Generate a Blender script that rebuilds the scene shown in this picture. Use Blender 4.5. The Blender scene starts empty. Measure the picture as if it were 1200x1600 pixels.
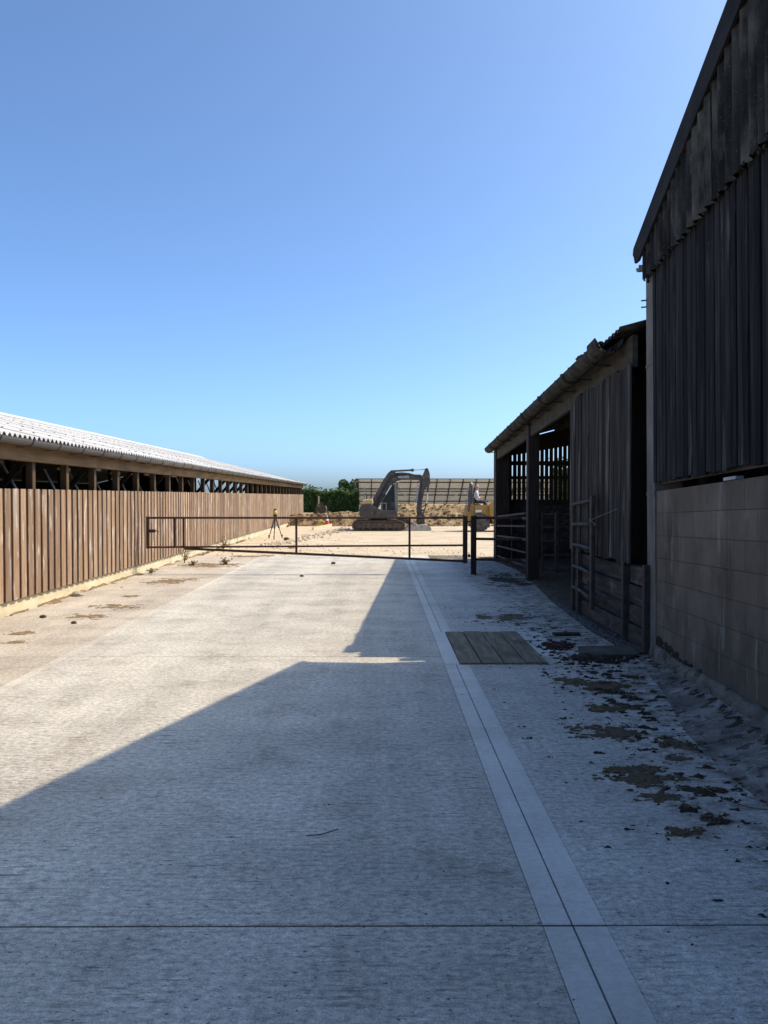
import bpy, bmesh, math, random
import numpy as np
from mathutils import Vector, Matrix

rnd = random.Random(7)
sc = bpy.context.scene
col = sc.collection
R = math.radians

# ------------------------------------------------------------------ camera, sky, sun, exposure
CAM_H = 1.65
cam_d = bpy.data.cameras.new('camera')
cam = bpy.data.objects.new('camera', cam_d)
col.objects.link(cam)
cam.location = (0, 0, CAM_H)
cam.rotation_euler = (R(90 - 1.19), 0, R(-0.24))
cam_d.sensor_fit = 'VERTICAL'
cam_d.sensor_height = 36.0
cam_d.lens = 27.0
cam_d.clip_start = 0.05
cam_d.clip_end = 6000
sc.camera = cam

SUN = Vector((0.82, 0.17, 1.0)).normalized()
sun_el = math.asin(SUN.z)
sun_az = math.atan2(SUN.x, SUN.y)
w = bpy.data.worlds.new('World')
sc.world = w
w.use_nodes = True
wn = w.node_tree.nodes
wl = w.node_tree.links
sky = wn.new('ShaderNodeTexSky')
sky.sky_type = 'NISHITA'
sky.sun_disc = False
sky.sun_elevation = sun_el
sky.sun_rotation = sun_az
sky.altitude = 100
sky.air_density = 0.5
sky.dust_density = 2.2
sky.ozone_density = 6.0
wn['Background'].inputs['Strength'].default_value = 0.125
tint = wn.new('ShaderNodeMix'); tint.data_type = 'RGBA'; tint.blend_type = 'MULTIPLY'   # even white balance of the whole sky
tint.inputs[0].default_value = 1.0; tint.inputs[7].default_value = (0.91, 1.055, 1.055, 1)
wl.new(sky.outputs['Color'], tint.inputs[6])
wl.new(tint.outputs[2], wn['Background'].inputs['Color'])
sl = bpy.data.lights.new('sun', 'SUN')
sl.energy = 2.1
sl.angle = R(0.53)
sl.color = (1.0, 0.84, 0.60)
so = bpy.data.objects.new('sun', sl)
col.objects.link(so)
so.location = (30, 10, 40)
so.rotation_euler = SUN.to_track_quat('Z', 'Y').to_euler()
sc.view_settings.view_transform = 'Standard'
sc.view_settings.look = 'None'
sc.view_settings.gamma = 1.0
sc.view_settings.use_curve_mapping = False
sc.view_settings.exposure = 1.28
sc.render.engine = 'CYCLES'
sc.cycles.use_denoising = True
sc.cycles.max_bounces = 6
sc.cycles.diffuse_bounces = 4
sc.cycles.caustics_reflective = False
sc.cycles.caustics_refractive = False

# ------------------------------------------------------------------ materials
def nodes(name):
    m = bpy.data.materials.new(name)
    m.use_nodes = True
    return m, m.node_tree.nodes, m.node_tree.links

def ramp(n, stops):
    r = n.new('ShaderNodeValToRGB')
    el = r.color_ramp.elements
    while len(el) < len(stops):
        el.new(0.5)
    for e, (p, c) in zip(el, stops):
        e.position = p
        e.color = (c[0], c[1], c[2], 1) if not isinstance(c, float) else (c, c, c, 1)
    return r

def coords(n, l, kind, scale):
    mp = n.new('ShaderNodeMapping')
    mp.inputs['Scale'].default_value = scale
    if kind == 'world':
        g = n.new('ShaderNodeNewGeometry')
        l.new(g.outputs['Position'], mp.inputs['Vector'])
    else:
        t = n.new('ShaderNodeTexCoord')
        o = n.new('ShaderNodeObjectInfo')
        mu = n.new('ShaderNodeVectorMath'); mu.operation = 'SCALE'
        mu.inputs[0].default_value = (37.0, 53.0, 71.0)
        l.new(o.outputs['Random'], mu.inputs['Scale'])
        ad = n.new('ShaderNodeVectorMath'); ad.operation = 'ADD'
        l.new(t.outputs['Object'], ad.inputs[0])
        l.new(mu.outputs[0], ad.inputs[1])
        l.new(ad.outputs[0], mp.inputs['Vector'])
    return mp

def noise(n, l, vec, scale, detail=5, rough=0.55):
    t = n.new('ShaderNodeTexNoise')
    t.inputs['Scale'].default_value = scale
    t.inputs['Detail'].default_value = detail
    t.inputs['Roughness'].default_value = rough
    l.new(vec.outputs[0], t.inputs['Vector'])
    return t

def mixc(n, l, fac, a, b, mode='MIX'):
    x = n.new('ShaderNodeMix'); x.data_type = 'RGBA'; x.blend_type = mode
    for sock, v in ((0, fac), (6, a), (7, b)):
        if isinstance(v, (int, float)):
            x.inputs[sock].default_value = v
        elif isinstance(v, tuple):
            x.inputs[sock].default_value = (v[0], v[1], v[2], 1)
        else:
            l.new(v, x.inputs[sock])
    return x.outputs[2]

def pmat(name, stops, scale=4.0, stretch=(1, 1, 1), rough=0.8, bump=0.0, bscale=None, bstretch=None,
         rand=0.0, metal=0.0, kind='object', spec=0.3, over=None, detail=6):
    """noise-coloured material; over=[(scale, stretch, lo, hi, colour, strength)] adds wear patches"""
    m, n, l = nodes(name)
    b = n['Principled BSDF']
    mp = coords(n, l, kind, stretch)
    t = noise(n, l, mp, scale, detail)
    rp = ramp(n, stops)
    l.new(t.outputs['Fac'], rp.inputs[0])
    c = rp.outputs[0]
    for (s2, st2, lo, hi, oc, k) in (over or []):
        mp2 = coords(n, l, kind, st2)
        t2 = noise(n, l, mp2, s2, 5, 0.6)
        r2 = ramp(n, [(lo, 0.0), (hi, k)])
        l.new(t2.outputs['Fac'], r2.inputs[0])
        c = mixc(n, l, r2.outputs[0], c, oc)
    if rand:
        oi = n.new('ShaderNodeObjectInfo')
        mr = n.new('ShaderNodeMapRange')
        mr.inputs[3].default_value = 1 - rand
        mr.inputs[4].default_value = 1 + rand
        l.new(oi.outputs['Random'], mr.inputs[0])
        hs = n.new('ShaderNodeHueSaturation')
        l.new(mr.outputs[0], hs.inputs['Value'])
        l.new(c, hs.inputs['Color'])
        c = hs.outputs[0]
    l.new(c, b.inputs['Base Color'])
    b.inputs['Roughness'].default_value = rough
    b.inputs['Metallic'].default_value = metal
    b.inputs['Specular IOR Level'].default_value = spec
    if bump:
        mb = coords(n, l, kind, bstretch or stretch)
        tb = noise(n, l, mb, bscale or scale * 4, 6)
        bp = n.new('ShaderNodeBump')
        bp.inputs['Strength'].default_value = 1.0
        bp.inputs['Distance'].default_value = bump
        l.new(tb.outputs['Fac'], bp.inputs['Height'])
        l.new(bp.outputs[0], b.inputs['Normal'])
    return m

def concrete(name, light, dark, brush=1.0, pits=1.0, stain=(0.30, 0.25, 0.19), stain_k=0.5, rand=0.04, mucky=False, grain=1.0):
    m, n, l = nodes(name)
    b = n['Principled BSDF']
    big = noise(n, l, coords(n, l, 'world', (1, 0.6, 1)), 0.55, 6, 0.6)
    rp = ramp(n, [(0.3, dark), (0.7, light)])
    l.new(big.outputs['Fac'], rp.inputs[0])
    c = rp.outputs[0]
    st = noise(n, l, coords(n, l, 'world', (1, 0.8, 1)), 2.1, 8, 0.65)
    rs = ramp(n, [(0.52, 0.0), (0.72, stain_k)])
    l.new(st.outputs['Fac'], rs.inputs[0])
    c = mixc(n, l, rs.outputs[0], c, stain)
    tr = noise(n, l, coords(n, l, 'world', (1.5, 0.10, 1)), 1.0, 5, 0.6)
    rt = ramp(n, [(0.34, 0.84), (0.5, 1.0), (0.66, 1.10)])
    l.new(tr.outputs['Fac'], rt.inputs[0])
    c = mixc(n, l, 1.0, c, rt.outputs[0], 'MULTIPLY')
    bl = noise(n, l, coords(n, l, 'world', (0.7, 1.5, 1)), 1.1, 7, 0.62)
    rb = ramp(n, [(0.36, 0.84), (0.52, 1.0), (0.68, 1.08)])
    l.new(bl.outputs['Fac'], rb.inputs[0])
    c = mixc(n, l, 1.0, c, rb.outputs[0], 'MULTIPLY')
    fine = noise(n, l, coords(n, l, 'world', (1, 1, 1)), 120, 4, 0.7)
    rf = ramp(n, [(0.3, 0.62), (0.7, 1.25)])
    l.new(fine.outputs['Fac'], rf.inputs[0])
    c = mixc(n, l, grain, c, rf.outputs[0], 'MULTIPLY')
    mid = noise(n, l, coords(n, l, 'world', (1, 1.6, 1)), 24, 5, 0.7)
    rm = ramp(n, [(0.32, 0.55), (0.64, 1.2)])
    l.new(mid.outputs['Fac'], rm.inputs[0])
    c = mixc(n, l, grain, c, rm.outputs[0], 'MULTIPLY')
    # brushed transverse grooves, broken up
    g1 = noise(n, l, coords(n, l, 'world', (4.5, 52, 1)), 1.0, 6, 0.65)
    gm = noise(n, l, coords(n, l, 'world', (1, 1, 1)), 2.6, 4, 0.6)
    rg = ramp(n, [(0.33, 1.0), (0.46, 0.0)])
    l.new(g1.outputs['Fac'], rg.inputs[0])
    rgm = ramp(n, [(0.38, 0.15), (0.62, 1.0)])
    l.new(gm.outputs['Fac'], rgm.inputs[0])
    gr = n.new('ShaderNodeMath'); gr.operation = 'MULTIPLY'
    l.new(rg.outputs[0], gr.inputs[0]); l.new(rgm.outputs[0], gr.inputs[1])
    gk = n.new('ShaderNodeMath'); gk.operation = 'MULTIPLY'; gk.inputs[1].default_value = 0.85 * brush
    l.new(gr.outputs[0], gk.inputs[0])
    c = mixc(n, l, gk.outputs[0], c, (0.07, 0.065, 0.06))
    # pits and specks of dirt
    pt = noise(n, l, coords(n, l, 'world', (1, 1.7, 1)), 42, 3, 0.5)
    rp2 = ramp(n, [(0.63, 0.0), (0.70, 0.85 * pits)])
    l.new(pt.outputs['Fac'], rp2.inputs[0])
    c = mixc(n, l, rp2.outputs[0], c, (0.05, 0.045, 0.04))
    if mucky:      # trodden-in muck film, densest along the building side of the apron
        g = n.new('ShaderNodeNewGeometry'); sp = n.new('ShaderNodeSeparateXYZ'); l.new(g.outputs['Position'], sp.inputs[0])
        mx_ = n.new('ShaderNodeMapRange'); mx_.inputs[1].default_value = 1.15; mx_.inputs[2].default_value = 2.3; mx_.inputs[3].default_value = -0.12; mx_.inputs[4].default_value = 0.10
        l.new(sp.outputs['X'], mx_.inputs[0])
        mk = noise(n, l, coords(n, l, 'world', (1, 1.5, 1)), 5.5, 9, 0.7)
        ad = n.new('ShaderNodeMath'); ad.operation = 'ADD'; l.new(mk.outputs['Fac'], ad.inputs[0]); l.new(mx_.outputs[0], ad.inputs[1])
        rk = ramp(n, [(0.50, 0.0), (0.58, 0.42), (0.70, 0.85)])
        l.new(ad.outputs[0], rk.inputs[0])
        c = mixc(n, l, rk.outputs[0], c, (0.13, 0.10, 0.07))
    if rand:
        oi = n.new('ShaderNodeObjectInfo')
        mr = n.new('ShaderNodeMapRange')
        mr.inputs[3].default_value = 1 - rand
        mr.inputs[4].default_value = 1 + rand
        l.new(oi.outputs['Random'], mr.inputs[0])
        hs = n.new('ShaderNodeHueSaturation')
        l.new(mr.outputs[0], hs.inputs['Value']); l.new(c, hs.inputs['Color'])
        c = hs.outputs[0]
    l.new(c, b.inputs['Base Color'])
    b.inputs['Roughness'].default_value = 0.85
    b.inputs['Specular IOR Level'].default_value = 0.25
    sm = n.new('ShaderNodeMath'); sm.operation = 'MULTIPLY_ADD'
    l.new(g1.outputs['Fac'], sm.inputs[0]); sm.inputs[1].default_value = brush
    l.new(mid.outputs['Fac'], sm.inputs[2])
    bp = n.new('ShaderNodeBump'); bp.inputs['Distance'].default_value = 0.009 * grain
    bp.inputs['Strength'].default_value = 0.8
    l.new(sm.outputs[0], bp.inputs['Height'])
    l.new(bp.outputs[0], b.inputs['Normal'])
    return m

def leafmat(name, stops):
    m, n, l = nodes(name)
    b = n['Principled BSDF']
    g = n.new('ShaderNodeNewGeometry')
    rp = ramp(n, stops)
    l.new(g.outputs['Random Per Island'], rp.inputs[0])
    l.new(rp.outputs[0], b.inputs['Base Color'])
    b.inputs['Roughness'].default_value = 0.6
    b.inputs['Specular IOR Level'].default_value = 0.25
    try:
        tr = n.new('ShaderNodeBsdfTranslucent')
        l.new(rp.outputs[0], tr.inputs['Color'])
        mx = n.new('ShaderNodeMixShader'); mx.inputs[0].default_value = 0.25
        l.new(b.outputs[0], mx.inputs[1]); l.new(tr.outputs[0], mx.inputs[2])
        l.new(mx.outputs[0], n['Material Output'].inputs['Surface'])
    except Exception:
        pass
    return m

M = {}
M['slab'] = concrete('road concrete', (0.66, 0.615, 0.535), (0.57, 0.535, 0.475))
M['apron'] = concrete('apron concrete', (0.70, 0.665, 0.60), (0.63, 0.60, 0.55), brush=0.8, stain_k=0.35, mucky=True)
M['oldslab'] = concrete('old concrete', (0.57, 0.50, 0.42), (0.49, 0.43, 0.355), brush=0.25, pits=0.6, stain=(0.27, 0.19, 0.12))
M['band'] = concrete('trowelled concrete', (0.70, 0.68, 0.63), (0.62, 0.60, 0.55), brush=0.0, pits=0.25, stain_k=0.25, grain=0.3)
M['edge'] = concrete('edge concrete', (0.60, 0.56, 0.49), (0.55, 0.515, 0.45), brush=0.1, pits=0.6, grain=0.6)
M['joint'] = pmat('joint dirt', [(0.3, (0.04, 0.033, 0.026)), (0.7, (0.17, 0.14, 0.11))], 22, kind='world', rough=0.95)
M['rust_slot'] = pmat('rusty slot', [(0.3, (0.06, 0.03, 0.02)), (0.7, (0.12, 0.06, 0.035))], 30, kind='world', rough=0.9)
M['gravel'] = pmat('pale gravel', [(0.25, (0.42, 0.33, 0.225)), (0.5, (0.55, 0.445, 0.315)), (0.75, (0.63, 0.525, 0.39))], 1.1, kind='world',
                   rough=0.95, bump=0.03, bscale=14, over=[(9, (1, 1, 1), 0.55, 0.7, (0.30, 0.23, 0.16), 0.55), (0.5, (1, 2.5, 1), 0.5, 0.65, (0.58, 0.48, 0.36), 0.5)], detail=9)
M['ground'] = pmat('dry ground', [(0.3, (0.20, 0.15, 0.09)), (0.5, (0.33, 0.26, 0.17)), (0.7, (0.22, 0.21, 0.09))], 0.35, kind='world', rough=0.95,
                   bump=0.05, bscale=6)
M['soil'] = pmat('dug soil', [(0.28, (0.16, 0.10, 0.05)), (0.5, (0.30, 0.205, 0.105)), (0.72, (0.44, 0.325, 0.185))], 2.6, kind='world', rough=0.95,
                 bump=0.10, bscale=9, detail=12, over=[(7, (1, 1, 1), 0.56, 0.68, (0.12, 0.085, 0.05), 0.4)])
M['gravelstone'] = pmat('gravel stones', [(0.3, (0.44, 0.35, 0.25)), (0.7, (0.64, 0.54, 0.41))], 5, kind='world', rough=0.95)
M['earth'] = pmat('trodden earth', [(0.3, (0.05, 0.038, 0.027)), (0.6, (0.10, 0.078, 0.055)), (0.75, (0.19, 0.145, 0.09))], 3.0, kind='world', rough=0.95,
                  bump=0.03, bscale=25, detail=9)
M['verge'] = pmat('rough broken concrete', [(0.3, (0.10, 0.085, 0.072)), (0.5, (0.20, 0.175, 0.155)), (0.68, (0.34, 0.31, 0.28))], 4.5, kind='world',
                  rough=0.95, bump=0.008, bscale=55, detail=11, over=[(11, (1, 1, 1), 0.53, 0.60, (0.05, 0.042, 0.033), 0.85), (34, (1, 1, 1), 0.60, 0.66, (0.50, 0.47, 0.42), 0.5), (2.1, (1, 1, 1), 0.5, 0.62, (0.11, 0.09, 0.075), 0.6)])
M['muck'] = pmat('dark muck', [(0.3, (0.020, 0.015, 0.011)), (0.6, (0.055, 0.04, 0.027)), (0.8, (0.12, 0.088, 0.055))], 18, kind='world', rough=0.9,
                 bump=0.01, bscale=90)
M['redmuck'] = pmat('reddish muck', [(0.3, (0.022, 0.010, 0.008)), (0.7, (0.07, 0.03, 0.02))], 18, kind='world', rough=0.9, bump=0.01, bscale=90)
M['strawmuck'] = pmat('straw muck', [(0.3, (0.065, 0.048, 0.028)), (0.55, (0.15, 0.115, 0.068)), (0.75, (0.27, 0.21, 0.125))], 30, (1, 2, 1), kind='world', rough=0.95,
                      bump=0.012, bscale=110)
M['drymuck'] = pmat('dry tan muck', [(0.3, (0.13, 0.085, 0.045)), (0.55, (0.23, 0.16, 0.09)), (0.75, (0.34, 0.25, 0.15))], 14, kind='world', rough=0.95,
                    bump=0.012, bscale=70)
M['lump'] = pmat('dark lump', [(0.3, (0.05, 0.03, 0.02)), (0.7, (0.11, 0.07, 0.045))], 20, rough=0.9)
M['stone'] = pmat('stones', [(0.3, (0.28, 0.24, 0.19)), (0.7, (0.52, 0.46, 0.38))], 6, rough=0.9, bump=0.01)
M['pebble'] = pmat('dark pebbles', [(0.3, (0.06, 0.058, 0.055)), (0.7, (0.2, 0.19, 0.18))], 16, kind='world', rough=0.85)
M['larch'] = pmat('weathered larch', [(0.25, (0.205, 0.122, 0.070)), (0.5, (0.29, 0.192, 0.122)), (0.75, (0.35, 0.25, 0.175))], 3.0, (6, 6, 0.55), rough=0.85,
                  bump=0.004, bscale=10, bstretch=(8, 8, 0.5), rand=0.26,
                  over=[(2.3, (5, 5, 0.7), 0.57, 0.66, (0.60, 0.53, 0.47), 0.8), (1.6, (4, 4, 0.5), 0.58, 0.72, (0.30, 0.28, 0.29), 0.6),
                        (26, (2, 2, 1), 0.72, 0.76, (0.08, 0.04, 0.02), 0.7)])
M['larch_gap_shade'] = pmat('red larch darkened as gap shade', [(0.3, (0.055, 0.022, 0.010)), (0.7, (0.10, 0.042, 0.02))], 3.0, (6, 6, 0.6), rough=0.85, rand=0.2)  # backing board larch, darkened so the boards read as shaded gaps
M['beam'] = pmat('sawn timber beam', [(0.28, (0.125, 0.073, 0.032)), (0.55, (0.215, 0.135, 0.064)), (0.75, (0.30, 0.20, 0.11))], 2.2, (1.2, 0.5, 4), rough=0.85, rand=0.1,
                 bump=0.003, bscale=14, over=[(0.9, (1, 1, 0.6), 0.56, 0.68, (0.16, 0.09, 0.045), 0.6)])
M['post'] = pmat('timber post', [(0.3, (0.05, 0.03, 0.016)), (0.7, (0.11, 0.072, 0.04))], 3, (4, 4, 0.6), rough=0.85, rand=0.12)
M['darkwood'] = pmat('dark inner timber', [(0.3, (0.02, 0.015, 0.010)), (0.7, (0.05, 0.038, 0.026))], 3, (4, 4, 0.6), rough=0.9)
M['cream'] = pmat('cream concrete base', [(0.25, (0.48, 0.40, 0.26)), (0.5, (0.62, 0.54, 0.37)), (0.8, (0.70, 0.63, 0.47))], 2.4, (1, 1, 2), kind='world', rough=0.9,
                  bump=0.004, bscale=30, detail=9, over=[(3.5, (0.5, 0.5, 2), 0.56, 0.7, (0.36, 0.27, 0.16), 0.55)])
M['fibre'] = pmat('white fibre cement', [(0.3, (0.46, 0.45, 0.44)), (0.7, (0.64, 0.63, 0.615))], 1.6, (1, 1, 1), rough=0.9, rand=0.06, detail=9,
                  over=[(7, (1, 1, 1), 0.64, 0.72, (0.30, 0.28, 0.25), 0.6)])
M['fibre_end'] = pmat('grey fibre edge', [(0.3, (0.08, 0.08, 0.08)), (0.7, (0.16, 0.155, 0.15))], 10, rough=0.9)
M['fixing'] = pmat('roof bolt', [(0.3, (0.12, 0.09, 0.07)), (0.7, (0.22, 0.17, 0.13))], 20, rough=0.7)
M['gutter'] = pmat('grey plastic gutter', [(0.3, (0.07, 0.067, 0.066)), (0.7, (0.115, 0.108, 0.104))], 3, rough=0.5, over=[(6, (1, 0.3, 1), 0.56, 0.7, (0.10, 0.09, 0.08), 0.6)])
M['bracket'] = pmat('black bracket', [(0.3, (0.02, 0.02, 0.02)), (0.7, (0.04, 0.038, 0.036))], 10, rough=0.6)
M['white'] = pmat('off white paint', [(0.3, (0.6, 0.6, 0.57)), (0.7, (0.78, 0.77, 0.74))], 5, rough=0.6)
M['galv'] = pmat('galvanised steel', [(0.3, (0.30, 0.31, 0.32)), (0.7, (0.46, 0.47, 0.48))], 8, rough=0.5, metal=0.3)
M['rustgate'] = pmat('rust brown gate paint', [(0.3, (0.035, 0.017, 0.011)), (0.55, (0.065, 0.031, 0.02)), (0.75, (0.12, 0.056, 0.034))], 6, rough=0.65, kind='world',
                     bump=0.002, bscale=60)
M['postsleeper'] = pmat('dark gate post', [(0.3, (0.016, 0.011, 0.008)), (0.7, (0.045, 0.031, 0.023))], 4, (6, 6, 0.7), rough=0.8)
M['tarboard'] = pmat('tarred boards', [(0.28, (0.009, 0.009, 0.009)), (0.52, (0.021, 0.0195, 0.019)), (0.75, (0.048, 0.044, 0.040))], 2.6, (7, 7, 0.45), spec=0.08, rough=0.9, rand=0.55,
                     bump=0.004, bscale=9, bstretch=(9, 9, 0.4), detail=8,
                     over=[(1.2, (5, 5, 0.7), 0.57, 0.68, (0.10, 0.094, 0.084), 0.7), (40, (1, 1, 0.6), 0.73, 0.77, (0.4, 0.38, 0.35), 0.5)])
M['blackboard'] = pmat('old black shed boards', [(0.28, (0.018, 0.016, 0.014)), (0.52, (0.044, 0.039, 0.035)), (0.75, (0.105, 0.092, 0.077))], 2.4, (7, 7, 0.4), spec=0.08, rough=0.9, rand=0.4,
                       bump=0.005, bscale=9, bstretch=(9, 9, 0.4), detail=8,
                       over=[(1.0, (5, 5, 0.5), 0.58, 0.7, (0.22, 0.20, 0.165), 0.7), (1.7, (3, 3, 0.5), 0.62, 0.72, (0.12, 0.13, 0.07), 0.6)])
M['asbestos'] = pmat('lichened dark corrugated sheet', [(0.28, (0.013, 0.0125, 0.012)), (0.5, (0.034, 0.032, 0.029)), (0.72, (0.085, 0.08, 0.068))], 2.4, (2.2, 2.2, 0.8), spec=0.05, rough=0.95, rand=0.12,
                     bump=0.006, bscale=40, detail=9, over=[(2.2, (1.6, 1.6, 0.7), 0.50, 0.66, (0.15, 0.14, 0.11), 0.75), (55, (1, 1, 1), 0.62, 0.7, (0.18, 0.17, 0.14), 0.5)])
M['barge'] = pmat('dark barge board', [(0.3, (0.013, 0.013, 0.014)), (0.7, (0.034, 0.032, 0.031))], 2, (2, 1, 2), spec=0.1, rough=0.9, detail=8,
                  over=[(5, (1, 1, 1), 0.6, 0.7, (0.10, 0.05, 0.035), 0.5)])
M['moss'] = pmat('dried moss', [(0.3, (0.02, 0.018, 0.012)), (0.7, (0.07, 0.062, 0.04))], 18, kind='world', rough=1.0, bump=0.02, bscale=60)
M['block'] = pmat('stained concrete block', [(0.25, (0.085, 0.064, 0.043)), (0.5, (0.14, 0.108, 0.076)), (0.75, (0.20, 0.16, 0.118))], 1.8, kind='world', rough=0.9,
                  bump=0.006, bscale=45, rand=0.10, detail=9,
                  over=[(1.3, (1, 1, 0.7), 0.50, 0.64, (0.045, 0.036, 0.028), 0.7), (2.2, (3.5, 3.5, 0.6), 0.58, 0.70, (0.27, 0.25, 0.22), 0.6), (1.5, (2.5, 2.5, 0.25), 0.56, 0.68, (0.05, 0.04, 0.032), 0.6),
                        (60, (1, 1, 1), 0.66, 0.72, (0.05, 0.045, 0.04), 0.5)])
M['mortar'] = pmat('dirty mortar', [(0.3, (0.08, 0.065, 0.05)), (0.7, (0.15, 0.125, 0.10))], 12, kind='world', rough=0.95)
M['plinth'] = pmat('concrete plinth', [(0.3, (0.09, 0.076, 0.058)), (0.7, (0.21, 0.185, 0.15))], 5, kind='world', rough=0.9, bump=0.015, bscale=30, detail=9, over=[(9, (1, 1, 1), 0.54, 0.62, (0.04, 0.034, 0.026), 0.75)])
M['column'] = pmat('concrete column', [(0.3, (0.10, 0.09, 0.075)), (0.7, (0.21, 0.19, 0.16))], 4, (1, 1, 0.5), kind='world', rough=0.9, bump=0.006, bscale=50, detail=8,
                   over=[(2, (2, 2, 0.4), 0.55, 0.7, (0.07, 0.065, 0.05), 0.6)])
M['mossgutter'] = pmat('mossy asbestos gutter', [(0.3, (0.032, 0.028, 0.022)), (0.55, (0.065, 0.058, 0.046)), (0.75, (0.12, 0.108, 0.086))], 3.0, (2, 2, 2), spec=0.1, rough=0.95,
                       bump=0.02, bscale=14, detail=9, over=[(4, (1, 1, 1), 0.56, 0.66, (0.045, 0.04, 0.03), 0.7)])
M['fascia'] = pmat('lichened fascia board', [(0.3, (0.032, 0.028, 0.02)), (0.7, (0.085, 0.075, 0.053))], 4, (2, 1, 3), kind='world', rough=0.95, bump=0.01, detail=9,
                   over=[(3, (1, 1, 1), 0.57, 0.68, (0.08, 0.07, 0.05), 0.6)])
M['sleeper'] = pmat('old railway sleeper', [(0.28, (0.024, 0.020, 0.016)), (0.52, (0.055, 0.046, 0.037)), (0.75, (0.125, 0.105, 0.085))], 2.4, (3, 0.9, 6), rough=0.9, rand=0.3,
                    bump=0.02, bscale=4, bstretch=(3, 1, 7), detail=9, over=[(3, (1, 1, 1), 0.6, 0.7, (0.2, 0.15, 0.13), 0.5)])
M['steel_dark'] = pmat('dark rusted steel', [(0.3, (0.028, 0.022, 0.019)), (0.7, (0.07, 0.052, 0.043))], 8, kind='world', rough=0.7)
M['hurdle'] = pmat('worn galvanised rail', [(0.3, (0.03, 0.026, 0.022)), (0.7, (0.085, 0.076, 0.066))], 8, kind='world', rough=0.7, spec=0.15)
M['coverplank'] = pmat('grey green cover plank', [(0.28, (0.12, 0.098, 0.062)), (0.55, (0.20, 0.168, 0.115)), (0.75, (0.30, 0.262, 0.19))], 3.0, (7, 0.8, 7), rough=0.9, rand=0.14,
                       bump=0.004, bscale=10, bstretch=(9, 0.6, 9), detail=8, over=[(30, (1, 1, 1), 0.70, 0.75, (0.02, 0.018, 0.015), 0.8), (1.3, (2, 1, 2), 0.56, 0.7, (0.06, 0.05, 0.035), 0.6)])
M['plate'] = pmat('dirty steel plate', [(0.3, (0.05, 0.043, 0.033)), (0.7, (0.13, 0.112, 0.085))], 5, kind='world', rough=0.8, bump=0.004, bscale=40)
M['leaf'] = leafmat('hedge leaf', [(0.0, (0.035, 0.07, 0.022)), (0.5, (0.08, 0.145, 0.04)), (1.0, (0.16, 0.22, 0.065))])
M['leaf2'] = leafmat('tree leaf', [(0.0, (0.03, 0.055, 0.018)), (0.5, (0.065, 0.105, 0.03)), (1.0, (0.12, 0.155, 0.05))])
M['bark'] = pmat('bark', [(0.3, (0.04, 0.03, 0.02)), (0.7, (0.10, 0.08, 0.06))], 8, rough=0.9)
M['weed'] = leafmat('dry weed', [(0.0, (0.10, 0.10, 0.04)), (0.5, (0.20, 0.13, 0.06)), (1.0, (0.26, 0.20, 0.10))])
M['straw'] = leafmat('straw', [(0.0, (0.10, 0.075, 0.04)), (1.0, (0.34, 0.27, 0.15))])
M['backsheet'] = pmat('panel back sheet', [(0.3, (0.66, 0.635, 0.58)), (0.7, (0.74, 0.715, 0.66))], 0.9, rough=0.7, rand=0.06)
_m = M['backsheet']; _n = _m.node_tree.nodes; _l = _m.node_tree.links
_t = _n.new('ShaderNodeBsdfTranslucent'); _t.inputs['Color'].default_value = (0.74, 0.70, 0.63, 1)
_x = _n.new('ShaderNodeMixShader'); _x.inputs[0].default_value = 0.42
_l.new(_n['Principled BSDF'].outputs[0], _x.inputs[1]); _l.new(_t.outputs[0], _x.inputs[2]); _l.new(_x.outputs[0], _n['Material Output'].inputs['Surface'])
M['alu'] = pmat('grey aluminium frame', [(0.3, (0.10, 0.10, 0.10)), (0.7, (0.18, 0.18, 0.175))], 5, rough=0.5, metal=0.4)
M['exgrey'] = pmat('dusty grey machine paint', [(0.3, (0.050, 0.048, 0.048)), (0.7, (0.095, 0.09, 0.085))], 3, rough=0.55, over=[(4, (1, 1, 1), 0.55, 0.7, (0.22, 0.18, 0.13), 0.4)])
M['exyellow'] = pmat('faded yellow machine paint', [(0.3, (0.42, 0.30, 0.13)), (0.7, (0.54, 0.41, 0.20))], 3, rough=0.6, over=[(4, (1, 1, 1), 0.5, 0.66, (0.30, 0.23, 0.14), 0.6)])
M['dumper'] = pmat('yellow dumper paint', [(0.3, (0.30, 0.18, 0.04)), (0.7, (0.42, 0.265, 0.065))], 3, rough=0.6, over=[(4, (1, 1, 1), 0.44, 0.62, (0.24, 0.165, 0.085), 0.75)])
M['track'] = pmat('dirty track steel', [(0.3, (0.045, 0.037, 0.03)), (0.6, (0.12, 0.095, 0.07)), (0.8, (0.22, 0.175, 0.12))], 5, rough=0.85, bump=0.01)
M['cabgrey'] = pmat('cab frame paint', [(0.3, (0.22, 0.23, 0.20)), (0.7, (0.34, 0.345, 0.30))], 3, rough=0.6)
M['chrome'] = pmat('ram rod', [(0.3, (0.62, 0.62, 0.60)), (0.7, (0.75, 0.75, 0.73))], 5, rough=0.3, metal=0.6)
M['bucket'] = pmat('worn bucket steel', [(0.3, (0.34, 0.31, 0.27)), (0.7, (0.52, 0.48, 0.42))], 3, rough=0.7, bump=0.006, over=[(3, (1, 1, 1), 0.56, 0.66, (0.16, 0.11, 0.07), 0.6)])
M['tyre'] = pmat('dusty tyre', [(0.3, (0.05, 0.045, 0.04)), (0.7, (0.17, 0.145, 0.115))], 6, rough=0.95)
gm, gn, gl = nodes('cab glass')
gb = gn['Principled BSDF']
gb.inputs['Base Color'].default_value = (0.02, 0.045, 0.045, 1)
gb.inputs['Roughness'].default_value = 0.08
gb.inputs['Alpha'].default_value = 0.78
M['glass'] = gm
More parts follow.
